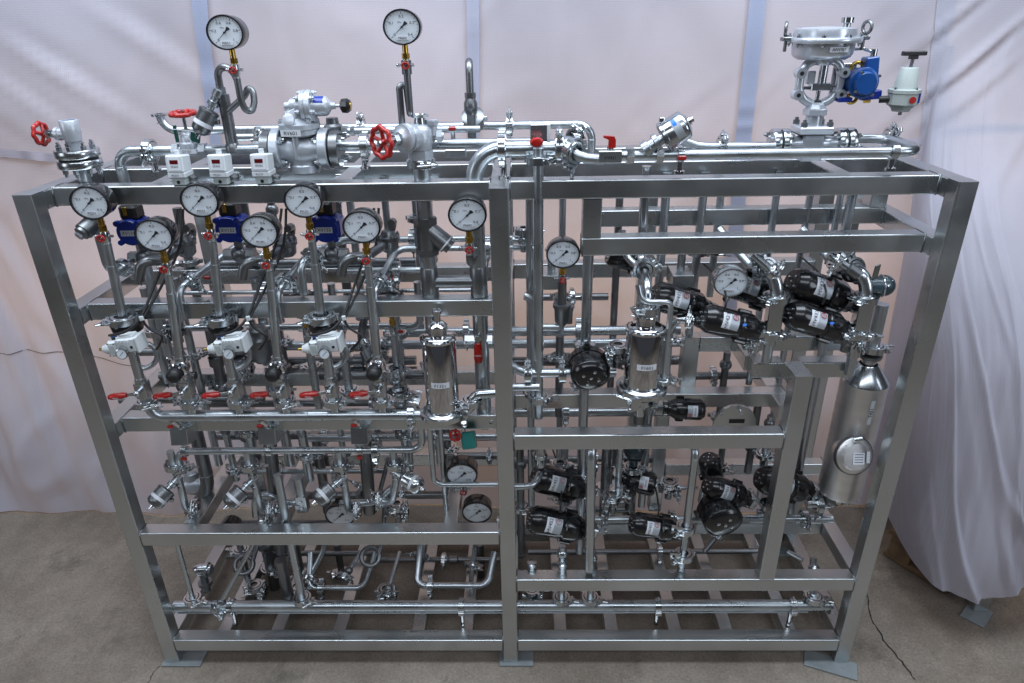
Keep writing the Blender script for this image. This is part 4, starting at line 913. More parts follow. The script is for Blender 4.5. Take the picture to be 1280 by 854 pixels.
hanger(t, (V((1.235, 0.120, 1.741)).x, Yw, zel), X_, .075, .02)
st = T('y_strainer', 'cast Y strainer with hexagon ends on the thick pipe left of the centre gauge', 'strainer', (xp, Yw, V((1.006, 0.120, 1.486)).z))
za, zb4 = V((1.008, 0.120, 1.562)).z, V((1.008, 0.120, 1.477)).z
for z in (za, zb4): M().hexn((xp, Yw, z-.010), (xp, Yw, z+.010), .031).put('hex_end', 'dull_shaded_steel', st)
M().cyl((xp, Yw, za), (xp, Yw, zb4), .027, seg=20).put('body', 'dull_shaded_steel', st)
p = V((xp, Yw, za-.018)); d = V((1, -.15, -.85)).normalized(); M().lathe(p, d, [(0, .024), (.07, .026), (.075, .026), (.076, .019), (.086, .019), (.086, 0)], 20).put('slanted_leg', 'dull_shaded_steel', st); M().lathe(p+d*.068, d, [(0, .0265), (.004, .0265)], 20).put('white_seal', 'sticker', st)
# siphon gauge above
t = T('gauge_riser', 'siphon bend under the gauge above the red wheel valve', 'pipe', (0.983, 0.120, 1.815))
g, b1 = gauge((1.002, 0.090, 2.040), 0.0456, 'black rimmed pressure gauge standing above the red wheel valve', 'PI602', '0 0.1 0.2 0.3 0.4'.split(), stem=.045)
p = V((0.971, 0.120, 1.809)); q = V((0.976, 0.120, 1.894)); e = V((0.996, 0.100, 1.852))
M().tube([(b1.x, b1.y, b1.z-.03), (b1.x, b1.y, e.z-.012), (b1.x-.004, b1.y+.020, e.z-.012), (b1.x-.008, b1.y+.024, q.z+.012), (b1.x-.025, b1.y+.016, q.z+.012), (b1.x-.025, b1.y+.016, p.z)], .0088, .012, 12).put('siphon_pipe', 'dull_shaded_steel', t)
M().cyl((b1.x, b1.y, b1.z+.002), (b1.x, b1.y, b1.z-.03), .0125).put('socket', 'dull_shaded_steel', t)

# crooked drain at centre
Yd = .33; xd = V((1.140, 0.330, 1.750)).x; z0, z9 = V((1.140, 0.330, 1.739)).z, V((1.133, 0.330, 1.946)).z
t = T('crook_pipe', 'upright steel pipe with crooked top above the middle of the top rail', 'pipe', (xd, Yd, z0))
M().cyl((xd, Yd, z0), (xd, Yd, z0+(z9-z0)*.55), .0125).put('lower_pipe', 'dull_shaded_steel', t)
M().tube([(xd, Yd, z0+(z9-z0)*.5), (xd, Yd, z9), (xd-.004, Yd+.06, z9), (xd-.004, Yd+.065, z9-.03)], .0105, .035).put('crook', 'dull_shaded_steel', t)
M().hexn((xd, Yd, z0+(z9-z0)*.55), (xd, Yd, z0+(z9-z0)*.62), .0155).lathe((xd, Yd, z0+(z9-z0)*.34), Z_, [(0, .013), (.01, .019), (.03, .019), (.045, .013)], 16).put('valve_body', 'dull_shaded_steel', t)
angle_valve('piston valve behind the crooked pipe in the middle of the top', (xd, Yd+.01, z0+(z9-z0)*.45), (.03, .72, -.7), (xd, Yd, z0+.1), .031, .055, steel='dull_shaded_steel', band=False)

# ================================================================ TOP RIGHT
# elbow end assembly and square switch
Yq = .12
c = V((1.349, 0.120, 1.746)); c.z = zel; t = T('clamped_elbow', 'clamped steel elbow joint right of the centre post on top', 'elbow', (c.x+.05, Yq, c.z-.03))
M().ball((c.x+.052, Yq, c.z), .030).lathe((c.x+.03, Yq, c.z), X_, [(0, .0225), (.02, .03), (.03, .03)], 20).put('elbow_body', 'pipe_steel', t)
clamp(t, (c.x+.030, Yq, c.z), X_, .024, (.2, -.4, 1)); clamp(t, (c.x+.066, Yq-.022, c.z-.006), (1, -1, -.2), .020, (-.2, -.3, -1)); clamp(t, (c.x+.075, Yq+.02, c.z+.012), (1, .6, .2), .018, (.2, -.3, 1))
zq = V((1.568, 0.120, 1.726)).z
M().tube([(c.x+.058, Yq-.016, c.z-.004), (c.x+.085, Yq-.035, zq), (V((1.489, 0.120, 1.730)).x, Yq-.035, zq)], .0135, .05).put('outlet_pipe', 'pipe_steel', t)
s = T('lever_switch', 'flat steel box with red lever knob beside the centre post on top', 'valve', (1.323, 0.100, 1.713))
c = V((1.323, 0.090, 1.775)); M().box(c+V((.004, .03, .012)), (.022, .012, .024), None, .002).put('box', 'frame_steel', s); M().box(c+V((.029, .028, .010)), (.004, .013, .025), None, .001).put('side_plate', 'sticker', s)
M().lathe(c+V((-.004, -.012, -.002)), (.25, -1, -.1), [(0, 0), (0, .014), (.006, .018), (.014, .015), (.018, 0)], 16, flat=.7).put('red_knob', 'red', s); M().cyl(c+V((0, .02, 0)), c+V((0, -.012, 0)), .006, seg=8).put('spindle', 'clamp_steel', s)
xv = c.x+.002
t = pipes('vertical_pipe', 'long vertical steel pipe right beside the centre post', 'pipe', [([(xv, .09, c.z-.02), (xv, .09, V((1.327, 0.090, 0.956)).z)], .0135)], clamps=[((xv, .09, V((1.323, 0.090, 1.725)).z), Z_, .0135, (1, -.6, 0)), ((xv, .09, V((1.327, 0.090, 1.026)).z), Z_, .0135, (1, -.8, 0))])
# block valve with red lever
c = V((1.506, 0.085, 1.734)); t = T('block_valve', 'square steel block valve with red lever on the top right pipe', 'valve', c)
M().box(c, (.029, .018, .015), None, .0015).put('block', 'frame_steel', t); text('lettering', 'HV431', .011, c+V((0, -.0185, -.002)), X_, Z_, t)
M().cyl(c+Z_*.014, c+Z_*.026, .007, seg=10).put('spindle', 'clamp_steel', t)
M().prism([(-.008, .0), (.010, .0), (.010, .020), (.006, .028), (-.020, .030), (-.022, .026), (-.008, .020)], c+V((.002, -.006, .022)), X_, Z_, .012).put('red_lever', 'red', t)
M().box(c+V((.002, .0, .022)), (.007, .006, .006), None, .001).put('white_collar', 'sticker', t)
# angle seat valve on the pipe with blue logo
zr_ = c.z; xA = V((1.583, 0.085, 1.735)).x; xB = V((2.282, 0.085, 1.730)).x
t = T('return_pipe', 'long U shaped steel pipe along the top right front rail', 'pipe', (xA, .085, zr_))
M().tube([(c.x+.029, .085, zr_), (xB+.012, .085, zr_), (xB+.012, .27, zr_+.002), (V((2.191, 0.270, 1.716)).x, .27, zr_+.002)], .0125, .055, 18).put('pipe', 'pipe_steel', t)
M().hexn((V((1.548, 0.085, 1.735)).x, .085, zr_), (V((1.567, 0.085, 1.735)).x, .085, zr_), .021).put('union_nut', 'clamp_steel', t); M().hexn((V((1.623, 0.085, 1.734)).x, .085, zr_), (V((1.641, 0.085, 1.734)).x, .085, zr_), .021).put('union_nut', 'clamp_steel', t); M().ball((V((1.536, 0.085, 1.735)).x, .085, zr_), .013).put('ball_joint', 'clamp_steel', t)
clamp(t, (V((2.297, 0.270, 1.712)).x, .27, zr_+.002), X_, .0125, (0, -.6, 1))
for xx, cl in ((V((1.685, 0.085, 1.721)).x, 1), (V((2.219, 0.085, 1.713)).x, 0)):
    hanger(t, (xx, .085, zr_), X_, .046, .0145)
    if cl: red_clip(t, (xx, .066, zr_-.004), 1)
def logo(t, h, d, r, L):
    w_ = V((0, -1, .3)); w_ = (w_-d*w_.dot(d)).normalized()
    M().patch(h, d, r, L*.42, L*.70, -.75, .75, 8, w_).put('name_sticker', 'silver_sticker', t); M().patch(h, d, r+.0006, L*.46, L*.60, -.75, -.25, 4, w_).put('blue_logo', 'blue_dot', t)
p = V((1.588, 0.085, 1.746)); q = V((1.678, 0.085, 1.804)); b0 = V((xA, .085, zr_))
angle_valve('shiny slanted piston valve with blue logo on the top right pipe', b0+V((.018, 0, .018)), (q-p), b0, .037, .072, band=False, mark=logo, nr=.017)
t = pipes('feed_pipe', 'steel pipe from the slanted piston valve to the control valve flange', 'pipe', [([(1.692, 0.220, 1.763), (1.738, 0.220, 1.729), (1.966, 0.220, 1.728)], .0125)], snap=False, clamps=[((1.824, 0.220, 1.728), X_, .0125, (0, -.5, 1))], bend=.05)

# control valve
Yc = .25
c = V((2.072, 0.250, 1.723)); x = c.x; t = T('control_valve', 'tall silver diaphragm control valve with yoke on the top right pipe', 'valve', (x, Yc, c.z-.03))
ZC = {k: v[2] for k, v in {190: (2.086, 0.250, 1.706), 178: (2.082, 0.250, 1.732), 166: (2.080, 0.250, 1.757), 158: (2.077, 0.250, 1.774), 143: (2.076, 0.250, 1.805), 132: (2.072, 0.250, 1.828), 118: (2.071, 0.250, 1.856), 108: (2.070, 0.250, 1.876), 91: (2.066, 0.250, 1.910), 78: (2.064, 0.250, 1.935), 72: (2.062, 0.250, 1.947), 55: (2.061, 0.250, 1.980), 51: (2.059, 0.250, 1.987), 35: (2.056, 0.250, 2.017), 25: (2.116, 0.250, 2.035), 20: (2.114, 0.250, 2.044)}.items()}
zf = ZC[178]
M().bar((x, Yc, ZC[190]-.02), (x, Yc, ZC[166]), .056, .056, Y_, .006).put('body', 'silver_paint', t)
for sg, pxx in ((-1, V((1.988, 0.250, 1.735)).x), (1, V((2.164, 0.250, 1.733)).x)):
    M().lathe((x+sg*.02, Yc, zf-.004), (sg, 0, 0), [(0, .026), (.02, .020), (abs(pxx-x)-.045, .020), (abs(pxx-x)-.032, .026)], 20).put('body_neck', 'silver_paint', t)
    for dx in (-.013, .013): M().lathe((pxx+dx-.0105, Yc, zf), X_, [(0, 0), (0, .036), (.002, .0375), (.019, .0375), (.021, .036), (.021, 0)], 32).put('flange', 'clamp_steel', t)
    M().lathe((pxx-.003, Yc, zf), X_, [(0, .033), (.006, .033)], 24).put('gasket', 'gasket', t)
    bolts(t, (pxx+sg*.0245, Yc, zf), (sg, 0, 0), .027, 4, .007, .014, .785, both=.048)
M().box((x, Yc, (ZC[166]+ZC[158])/2+.001), (.045, .040, .011), None, .004).put('bonnet_flange', 'silver_paint', t)
M().box((x, Yc, ZC[166]-.0005), (.043, .038, .0015), None, .0005).put('gasket', 'gasket', t)
for sx in (-1, 1):
    for sy in (-1, 1): M().hexn((x+sx*.034, Yc+sy*.030, ZC[158]+.003), (x+sx*.034, Yc+sy*.030, ZC[158]+.014), .009).cyl((x+sx*.034, Yc+sy*.030, ZC[158]+.014), (x+sx*.034, Yc+sy*.030, ZC[158]+.021), .005, seg=8).put('bonnet_bolt', 'dull_shaded_steel', t)
M().lathe((x, Yc, ZC[158]), Z_, [(0, .022), (.004, .022), (ZC[143]-ZC[158], .021)], 24).put('bonnet', 'silver_paint', t)
M().lathe((x, Yc, ZC[143]-.002), Z_, [(0, .026), (.003, .033), (.016, .033), (.019, .028), (.028, .022), (.034, .016)], 8, smooth=False).put('lock_nut', 'silver_paint', t)
zL, zH = ZC[132]+.004, ZC[78]
for sg in (-1, 1):
    M().tube([(x+sg*.012, Yc, zL), (x+sg*.036, Yc, zL+.010), (x+sg*.053, Yc, zL+.034), (x+sg*.053, Yc, zH-.026), (x+sg*.042, Yc, zH-.002), (x+sg*.020, Yc, zH+.006)], .0115, .018, 14).put('yoke_arm', 'silver_paint', t)
    for z in (ZC[118], ZC[91]):
        M().lathe((x+sg*.056, Yc+.012, z), -Y_, [(0, 0), (0, .013), (.028, .013), (.028, .0)], 16).put('yoke_boss', 'silver_paint', t); M().cyl((x+sg*.056, Yc-.0168, z), (x+sg*.056, Yc-.0158, z), .0055, seg=10).put('bolt_hole', 'black_rubber', t)
M().cyl((x, Yc, zL), (x, Yc, zH+.01), .006, seg=12).put('stem', 'polished', t); M().cyl((x+.004, Yc-.002, ZC[108]), (x+.004, Yc-.002, zH), .011, seg=12).put('stem_guide', 'clamp_steel', t)
M().box((x, Yc-.004, ZC[108]), (.026, .014, .009), None, .002).box((x-.034, Yc, ZC[108]-.003), (.010, .008, .004), None, .001).box((x+.034, Yc, ZC[108]), (.012, .005, .003), None, .001).put('stem_coupling', 'clamp_steel', t)
M().box((x-.022, Yc+.012, ZC[108]+.022), (.010, .010, .016), None, .002).put('travel_block', 'silver_paint', t)
M().lathe((x, Yc, zH-.006), Z_, [(0, 0), (0, .020), (.010, .026), (.018, .026)], 20).put('yoke_hub', 'silver_paint', t)
zr1 = ZC[51]; xb_ = x; x = x-.009
M().lathe((x+.002, Yc, ZC[72]-.004), Z_, [(0, .0), (0, .060), (.006, .070), (.014, .075), (zr1-ZC[72], .077)], 40).put('lower_bowl', 'silver_paint', t)
M().lathe((x+.002, Yc, zr1-.004), Z_, [(0, .076), (0, .090), (.004, .092), (.010, .092), (.013, .090), (.013, .076)], 44).put('rim', 'silver_paint', t)
M().lathe((x+.002, Yc, zr1+.007), Z_, [(0, .076), (.012, .077), (.022, .075), (ZC[35]-zr1-.009, .066), (ZC[35]-zr1-.005, .055), (ZC[35]-zr1-.003, 0)], 44).put('dome', 'silver_paint', t)
bolts(t, (x+.002, Yc, zr1+.009), Z_, .084, 8, .005, .010, .4, both=.012)
plate_label(t, 'ANV0J7', (x+.012, Yc-.0790, zr1-.018), .046, .012)
for sg in (-1, 1):
    e = V((x+.002+sg*.099, Yc-.004, zr1+.006)); M().cyl(e-Z_*.030, e+Z_*.010, .0045, seg=8).torus(e+V((sg*.004, 0, .024)), (1, .35*sg, 0), .0145, .0042, 18, 7).box(e, (.012, .012, .005), None, .002).put('eye_bolt', 'dull_shaded_steel', t)
e = V((x+.050, Yc-.01, ZC[35]-.006)); M().cyl(e, e+Z_*.016, .009, seg=12).lathe(e+Z_*.016, Z_, [(0, .008), (.002, .015), (.014, .015), (.016, 0)], 16).put('vent_cap', 'clamp_steel', t)
x = xb_-.004
# positioner
p = V((2.174, 0.200, 1.885)); po = T('positioner', 'bright blue valve positioner beside the control valve yoke', 'positioner', (p.x-.04, .24, p.z-.03))
M().box((p.x-.034, .272, p.z+.006), (.030, .004, .040), None, .003).put('mounting_plate', 'silver_paint', po)
for sx, sz_ in ((-.044, .034), (-.052, -.022)): M().hexn((p.x+sx+.014, .268, p.z+sz_), (p.x+sx+.014, .260, p.z+sz_), .0075).put('bolt', 'dull_shaded_steel', po)
M().lathe((p.x, .265, p.z), -Y_, [(0, 0), (0, .036), (.024, .0385), (.046, .0385), (.048, .036), (.048, .030), (.060, .028), (.062, .026), (.062, 0)], 32).put('housing', 'bright_blue', po)
for k in range(4):
    th = .6+k*1.57; q = V((p.x+.033*math.cos(th), .201, p.z+.033*math.sin(th))); M().cyl(q, q-Y_*.004, .004, seg=8).put('cover_screw', 'clamp_steel', po)
M().box((p.x+.024, .255, p.z+.034), (.017, .018, .028), Matrix.Rotation(-.12, 3, 'Y'), .003).put('relay_box', 'bright_blue', po); M().torus((p.x-.006, .262, p.z+.032), Y_, .016, .005, 16, 8).put('cable_gland', 'brass', po)
M().bar((p.x+.01, .245, p.z-.034), (p.x+.058, .245, p.z-.030), .026, .022, Z_, .003).put('air_block', 'blue', po); M().box((p.x-.035, .24, p.z-.042), (.018, .012, .006), None, .002).put('base_lug', 'blue', po)
M().torus((p.x-.01, .25, p.z-.040), Y_, .012, .005, 14, 8).cyl((p.x+.018, .24, p.z-.046), (p.x+.034, .24, p.z-.046), .006, seg=8).put('drain_plug', 'brass', po)
M().cyl((p.x+.027, .255, p.z+.062), (p.x+.027, .255, p.z+.080), .0085, seg=10).put('air_fitting', 'clamp_steel', po)
o = M().tube([(x+.076, Yc, zr1-.022), (x+.105, Yc, zr1-.020), (p.x, .252, p.z+.080), (p.x+.022, .255, p.z+.074)], .0038, .03, 8).put('air_tube', 'clamp_steel'); tag(o, 'thin bent steel air tube from the diaphragm dome to the blue positioner', 'tube')
# filter regulator with T handle
p = V((2.284, 0.200, 1.848)); rg = T('filter_regulator', 'pale grey filter regulator with black T handle hanging right of the blue positioner', 'regulator', (p.x, .22, p.z-.04))
M().lathe((p.x, .22, p.z-.020), Z_, [(0, 0), (0, .034), (.004, .038), (.030, .038), (.032, .040), (.040, .040), (.042, .036), (.042, 0)], 8, rot=.4, smooth=False).put('body', 'sage', rg)
M().lathe((p.x, .22, p.z+.021), Z_, [(0, .030), (.004, .0285), (.050, .0225), (.053, .020), (.053, 0)], 22).put('spring_cone', 'sage', rg)
M().lathe((p.x, .22, p.z-.020), -Z_, [(0, .032), (.008, .024), (.014, .022), (.014, 0)], 20).put('bottom_cap', 'sage', rg)
M().cyl((p.x, .22, p.z-.034), (p.x, .22, p.z-.044), .005, seg=8).put('drain_cock', 'dull_shaded_steel', rg)
bolts(rg, (p.x, .22, p.z+.021), Z_, .034, 4, .004, .006, .4)
M().lathe((p.x+.006, .22-.0375, p.z-.003), -Y_, [(0, .0085), (.0015, .0085), (.0015, 0)], 16).put('red_dot', 'red', rg); M().box((p.x+.031, .200, p.z-.001), (.004, .0015, .012), Matrix.Rotation(.7, 3, 'Z'), .0005).put('blue_plate', 'blue', rg)
M().cyl((p.x+.002, .22, p.z+.072), (p.x+.004, .22, p.z+.098), .0042, seg=8).put('adjusting_screw', 'dull_shaded_steel', rg); M().box((p.x+.004, .22, p.z+.107), (.030, .008, .0055), None, .002).box((p.x+.004, .22, p.z+.098), (.010, .007, .005), None, .001).put('t_handle', 'black_rubber', rg)
M().cyl((p.x-.055, .235, p.z-.006), (p.x-.030, .225, p.z-.004), .009, seg=10).put('nipple', 'black_rubber', rg)

# ================================================================ CENTRE GAUGES
t, b1 = gauge((1.142, 0.030, 1.600), 0.0502, 'black rimmed pressure gauge on the thick pipe just left of the centre post', 'PI601', '0 0.1 0.2 0.3 0.4'.split(), stem=.05)
q = T('gauge_socket', 'short branch socket under the gauge left of the centre post', 'pipe', b1-Z_*.06); M().tube([b1-Z_*.03, b1-Z_*.055, V((b1.x, Yw-.01, b1.z-.06))], .011, .02).put('socket', 'dull_shaded_steel', q)
t, b1 = gauge((1.393, 0.100, 1.469), 0.0468, 'black rimmed pressure gauge just right of the centre post', 'PI431', '0 0.2 0.4 0.6 0.8 1'.split(), stem=.035)
q = T('gauge_riser', 'flanged riser under the gauge right of the centre post', 'pipe', (1.402, 0.120, 1.253)); z = V((1.402, 0.120, 1.253)).z
M().cyl(b1-Z_*.02, (b1.x, b1.y, z), .0125).lathe((b1.x, b1.y, z-.005), Z_, [(0, .012), (.01, .020), (.05, .022), (.055, .026), (.065, .026), (.067, .013)], 16).cyl((b1.x+.022, b1.y, z), (b1.x+.022, b1.y, z+.05), .009).put('riser_pipe', 'dull_shaded_steel', q)
M().tube([(b1.x, b1.y, z), (b1.x, b1.y, z-.012), (xv, b1.y, z-.012)], .0095, .02).put('cross_pipe', 'pipe_steel', q)
t, b1 = gauge((1.858, 0.100, 1.382), 0.0485, 'chrome rimmed pressure gauge among the black actuators', 'PI421', '0 0.2 0.4 0.6 0.8 1'.split(), stem=.03, cock=False, chrome=True)
t, b1 = gauge((1.080, 0.100, 0.737), 0.0511, 'upper black rimmed gauge of the low pair left of the centre post', '', '0 0.1 0.2 0.3 0.4'.split(), stem=.03, depth=.055)
t, b1 = gauge((1.115, 0.180, 0.521), 0.0522, 'lower black rimmed gauge of the low pair left of the centre post', '', '0 0.1 0.2 0.3 0.4'.split(), stem=.03, cock=False, depth=.05)
t, b1 = gauge((0.635, 0.200, 0.493), 0.0533, 'pressure gauge half hidden behind the low left rail', '', '0 0.1 0.2 0.3 0.4'.split(), stem=.03, cock=False, depth=.05)
t, b1 = gauge((0.248, 0.160, 0.462), 0.0363, 'small black cased gauge sunk behind the low left rail', '', '0 0.2 0.4'.split(), stem=.03, cock=False, depth=.05)

# ================================================================ POLISHED FILTERS
def filter_housing(label, cx, y, zb_, zt_, r, tagt, top):
    t = T('filter_housing', label, 'filter', (cx, y, zb_), 'polished filter housings')
    M().lathe((cx, y, zb_), Z_, [(0, r), (zt_-zb_-.012, r), (zt_-zb_-.004, r*.94), (zt_-zb_, r*.80), (zt_-zb_, r*.3)], 40).put('shell', 'polished', t)
    M().lathe((cx, y, zt_-.016), Z_, [(0, r), (.002, r+.004), (.008, r+.004), (.010, r)], 40).put('top_bead', 'polished', t)
    M().lathe((cx, y, zt_-.002), Z_, [(0, r*.52), (.018, r*.50), (.020, r*.58), (.030, r*.58), (.036, r*.46), (.042, r*.28), (.042, 0)], 28).put('cap', 'polished', t)
    M().lathe((cx, y, zb_-.022), Z_, [(0, r*.8), (.002, r+.012), (.012, r+.016), (.018, r+.012), (.022, r)], 40).put('base_flange', 'clamp_steel', t)
    M().lathe((cx, y, zb_-.018), Z_, [(0, r+.012), (0, r+.021), (.014, r+.021), (.014, r+.012)], 40).put('clamp_band', 'clamp_steel', t)
    M().patch((cx, y, zb_+(zt_-zb_)*.42), Z_, r, -.009, .009, -.55, .55, 8, (.05, -1, 0)).put('name_label', 'sticker', t)
    text('lettering', tagt, .014, (cx+.003, y-r-.0015, zb_+(zt_-zb_)*.42), X_, Z_, t)
    return t
yf = .05
cb, ct = V((1.043, 0.050, 1.016)), V((1.046, 0.050, 1.256)); r = 0.0966/2
t = filter_housing('tall polished cylinder filter standing on the left manifold beside the centre post', cb.x, yf, cb.z, ct.z, r, 'F1321', 0)
M().cyl((cb.x, yf, ct.z+.04), (cb.x, yf, ct.z+.075), .010).lathe((cb.x, yf, ct.z+.06), Z_, [(0, .006), (.004, .014), (.012, .014), (.016, .006)], 14).put('vent_port', 'polished', t)
M().tube([(cb.x, yf, cb.z-.02), (cb.x, yf, cb.z-.04)], .016).put('bottom_port', 'clamp_steel', t); M().box((cb.x, yf+.02, cb.z-.035), (.045, .02, .006), None, .002).put('support_bracket', 'frame_steel', t)
M().tube([(cb.x+.03, yf, cb.z-.012), (cb.x+.085, yf, cb.z-.012), (cb.x+.085, yf, cb.z+.045), (cb.x+.16, yf, cb.z+.05)], .014, .035).put('outlet_bend', 'clamp_steel', t); clamp(t, (cb.x+.062, yf, cb.z-.012), X_, .014, (0, -.8, -1)); clamp(t, (cb.x+.085, yf, cb.z+.022), Z_, .014, (-1, -.5, 0))
# lever on the thick pipe behind
bv = T('ball_valve', 'ball valve on the thick pipe with its red lever hanging straight down', 'valve', (1.147, 0.090, 1.141)); p = V((1.151, 0.085, 1.223))
M().cyl(p+Y_*.035, p, .010, seg=12).hexn(p+V((-.04, .035, -.015)), p+V((.04, .035, -.015)), .016).put('valve_body', 'clamp_steel', bv); lever(bv, p, (0, -.05, -1), .066, Y_, .0125, .012)

yf = .03
cb, ct = V((1.618, 0.030, 1.103)), V((1.609, 0.030, 1.288)); r = 0.1025/2
t = filter_housing('short polished cylinder filter hanging right of the black round actuator', cb.x, yf, cb.z, ct.z, r, 'F1601', 0)
M().tube([(cb.x, yf, ct.z+.035), (cb.x, yf, ct.z+.10), (cb.x, yf+.06, ct.z+.125), (cb.x, yf+.15, ct.z+.14), (cb.x, yf+.15, ct.z+.40)], .013, .035).put('inlet_bend', 'clamp_steel', t)
clamp(t, (cb.x, yf, ct.z+.045), Z_, .013, (-1, -.3, 0)); clamp(t, (cb.x, yf+.085, ct.z+.132), (0, 1, .2), .013, (1, 0, .6)); M().tube([(cb.x-.015, yf+.10, ct.z+.13), (cb.x-.05, yf+.15, ct.z+.155), (cb.x-.055, yf+.16, ct.z+.22)], .010, .03).put('branch_bend', 'clamp_steel', t)
M().tube([(cb.x-.03, yf-.01, ct.z+.12), (cb.x-.02, yf-.02, ct.z+.075), (cb.x+.03, yf-.02, ct.z+.075), (cb.x+.062, yf-.01, ct.z+.07), (cb.x+.062, yf-.005, cb.z+.0)], .0075, .03, 12).put('sample_tube', 'pipe_steel', t)
clamp(t, (cb.x+.062, yf, cb.z+.012), Z_, .009, (1, -.5, 0), .012)
M().lathe((cb.x, yf, cb.z-.022), -Z_, [(0, r*.75), (.012, r*.5), (.02, .016), (.05, .014)], 24).put('bottom_cone', 'clamp_steel', t)
clamp(t, (cb.x, yf, cb.z-.055), Z_, .013, (-1, -.5, 0)); clamp(t, (cb.x+.04, yf+.01, cb.z-.045), (1, .1, -.2), .012, (.3, -.8, -1)); clamp(t, (cb.x-.03, yf-.012, cb.z-.02), Z_, .020, (-.8, -1, 0), .010)
M().prism([(-.032, -.022), (-.004, -.006), (-.004, .012), (-.032, .016)], (cb.x-.006, yf-r-.018, cb.z-.022), X_, Z_, .006).put('clamp_wing', 'clamp_steel', t); M().prism([(-.034, -.014), (-.006, -.004), (-.006, .006), (-.034, .012)], (cb.x-.006, yf-.03, cb.z-.06), X_, Z_, .006).put('clamp_wing', 'clamp_steel', t)
M().cyl((cb.x, yf, cb.z-.06), (cb.x+.002, yf, cb.z-.105), .012).put('drain_pipe', 'clamp_steel', t)
# hygienic tubing joining the round actuator
t = pipes('cross_pipe', 'short clamped pipe from the centre post to the round black actuator', 'pipe', [([(1.238, 0.090, 1.140), (1.271, 0.090, 1.110), (1.552, 0.090, 1.108)], .0135)], snap=False, clamps=[((1.294, 0.090, 1.110), X_, .0135, (0, -.3, 1)), ((1.395, 0.090, 1.109), X_, .0135, (0, -.3, 1))])
t = pipes('cross_pipe', 'thin pipe entering the vertical pipe low beside the centre post', 'pipe', [([(1.237, 0.080, 1.068), (1.327, 0.080, 1.067)], .0125)])
# ================================================================ BLACK ACTUATORS
A = actuator
A('round black actuator facing front with five screws left of the short filter', (1.474, 0.030, 1.122), (-.05, 1, .12), .11, 0.0569, sticker=False).scale = (1, 1, .9)
A('black actuator right of the short polished filter, leftmost of the upper cluster', (1.655, 0.130, 1.337), (.90, .18, -.36), .145, .040, text_='MV412')
A('black actuator at the top left just under the upper rail', (1.533, 0.250, 1.418), (.90, .1, -.30), .12, .033, sticker=False)
A('black actuator behind the chrome gauge', (1.856, 0.160, 1.367), (.88, .18, -.38), .15, .040, text_='MV422')
A('black actuator with blue indicator below the chrome gauge', (1.778, 0.060, 1.297), (.92, .12, -.30), .150, .038, dot=True, text_='MV423')
A('black actuator highest at the right of the upper cluster', (2.033, 0.120, 1.375), (.90, .16, -.36), .165, .044, text_='MV432')
A('black actuator with blue indicator at the right of the upper cluster, lower one', (2.015, 0.060, 1.304), (.92, .12, -.34), .150, .039, dot=True, text_='MV433')
A('small black actuator above the right middle rail beside the filter drain', (1.837, 0.140, 0.950), (-1, .05, .02), .09, .031, text_='MV441', view=(0, -1, .3))
A('upper black actuator of the lower pair beside the centre post', (1.312, 0.120, 0.715), (.86, .18, -.40), .15, .044, text_='MV451')
A('lower black actuator of the lower pair beside the centre post', (1.295, 0.060, 0.596), (.90, .12, -.34), .16, .043, text_='MV452')
A('small round black actuator in the middle of the lower right bay', (1.719, 0.180, 0.632), (-.9, .3, .05), .085, .037, text_='MV453', view=(.2, -1, .6))
A('black actuator hanging under the right middle rail, upright one', (1.889, 0.200, 0.729), (.28, .1, -1), .10, .037, sticker=False)
A('black actuator slanting below the upright one in the lower right bay', (1.870, 0.120, 0.679), (.84, .15, -.45), .13, .038, text_='MV454')
A('black actuator with sticker right of the tall bent pipe in the lower right bay', (1.623, 0.050, 0.583), (.93, .1, -.28), .13, .036, text_='MV455')
A('round black actuator facing front with five screws in the lower right bay', (1.919, 0.040, 0.580), (-.15, 1, .12), .10, 0.0634, sticker=False).scale = (1, 1, .95)
A('black actuator half hidden behind the inner right post', (2.052, 0.160, 0.674), (.90, .15, -.36), .16, .044, text_='MV456')

# elbows and clamped spools of the upper right cluster
for k, (p, y, lb) in enumerate((((1.967, 0.080, 1.405), .08, 'clamped bright elbow spool between the upper right actuators'), ((2.211, 0.080, 1.402), .08, 'clamped bright elbow spool above the steel tank'))):
    c = V(p); t = T('elbow_spool', lb, 'elbow', (c.x, y, c.z-.2), 'clamped elbow spools')
    x2 = c.x+.004; zb_ = c.z-.20 if k == 0 else c.z-.24
    M().tube([(c.x-.03, y+.10, c.z-.01), (x2-.012, y+.02, c.z+.014), (x2+.010, y, c.z-.03), (x2+.010, y, zb_)], .0185, .05, 20).put('elbow_pipe', 'clamp_steel', t)
    clamp(t, (c.x-.012, y+.045, c.z+.004), (.35, -.9, .25), .0185, (-.4, 0, 1)); clamp(t, (x2+.010, y, c.z-.062), Z_, .0185, (-1, -.5, 0)); clamp(t, (x2+.010, y, c.z-.17), Z_, .0175, (.8, -.8, 0))
    M().bar((x2+.010, y-.004, c.z-.075), (x2+.010, y-.004, c.z-.155), .042, .036, Y_, .005).put('valve_block', 'clamp_steel', t)
    M().tube([(c.x-.03, y+.10, c.z-.01), (c.x-.10, y+.22, c.z+.07)], .013).put('branch_pipe', 'pipe_steel', t)
    M().tube([(x2+.010, y, zb_), (x2+.010, y, zb_-.06)], .014).put('tail_pipe', 'pipe_steel', t)
c = V((2.279, 0.100, 1.368)); t = T('round_sensor', 'slate blue round sensor head at the far right end of the elbow', 'sensor', c)
M().ball(c, .030, (1, -.2, 0)).lathe(c, (-1, .1, 0), [(0, .026), (.03, .024), (.05, .014)], 18).put('head', 'slate', t); M().torus(c-X_*.006, (1, -.1, .1), .0295, .003, 22, 6).put('seam_ring', 'clamp_steel', t)
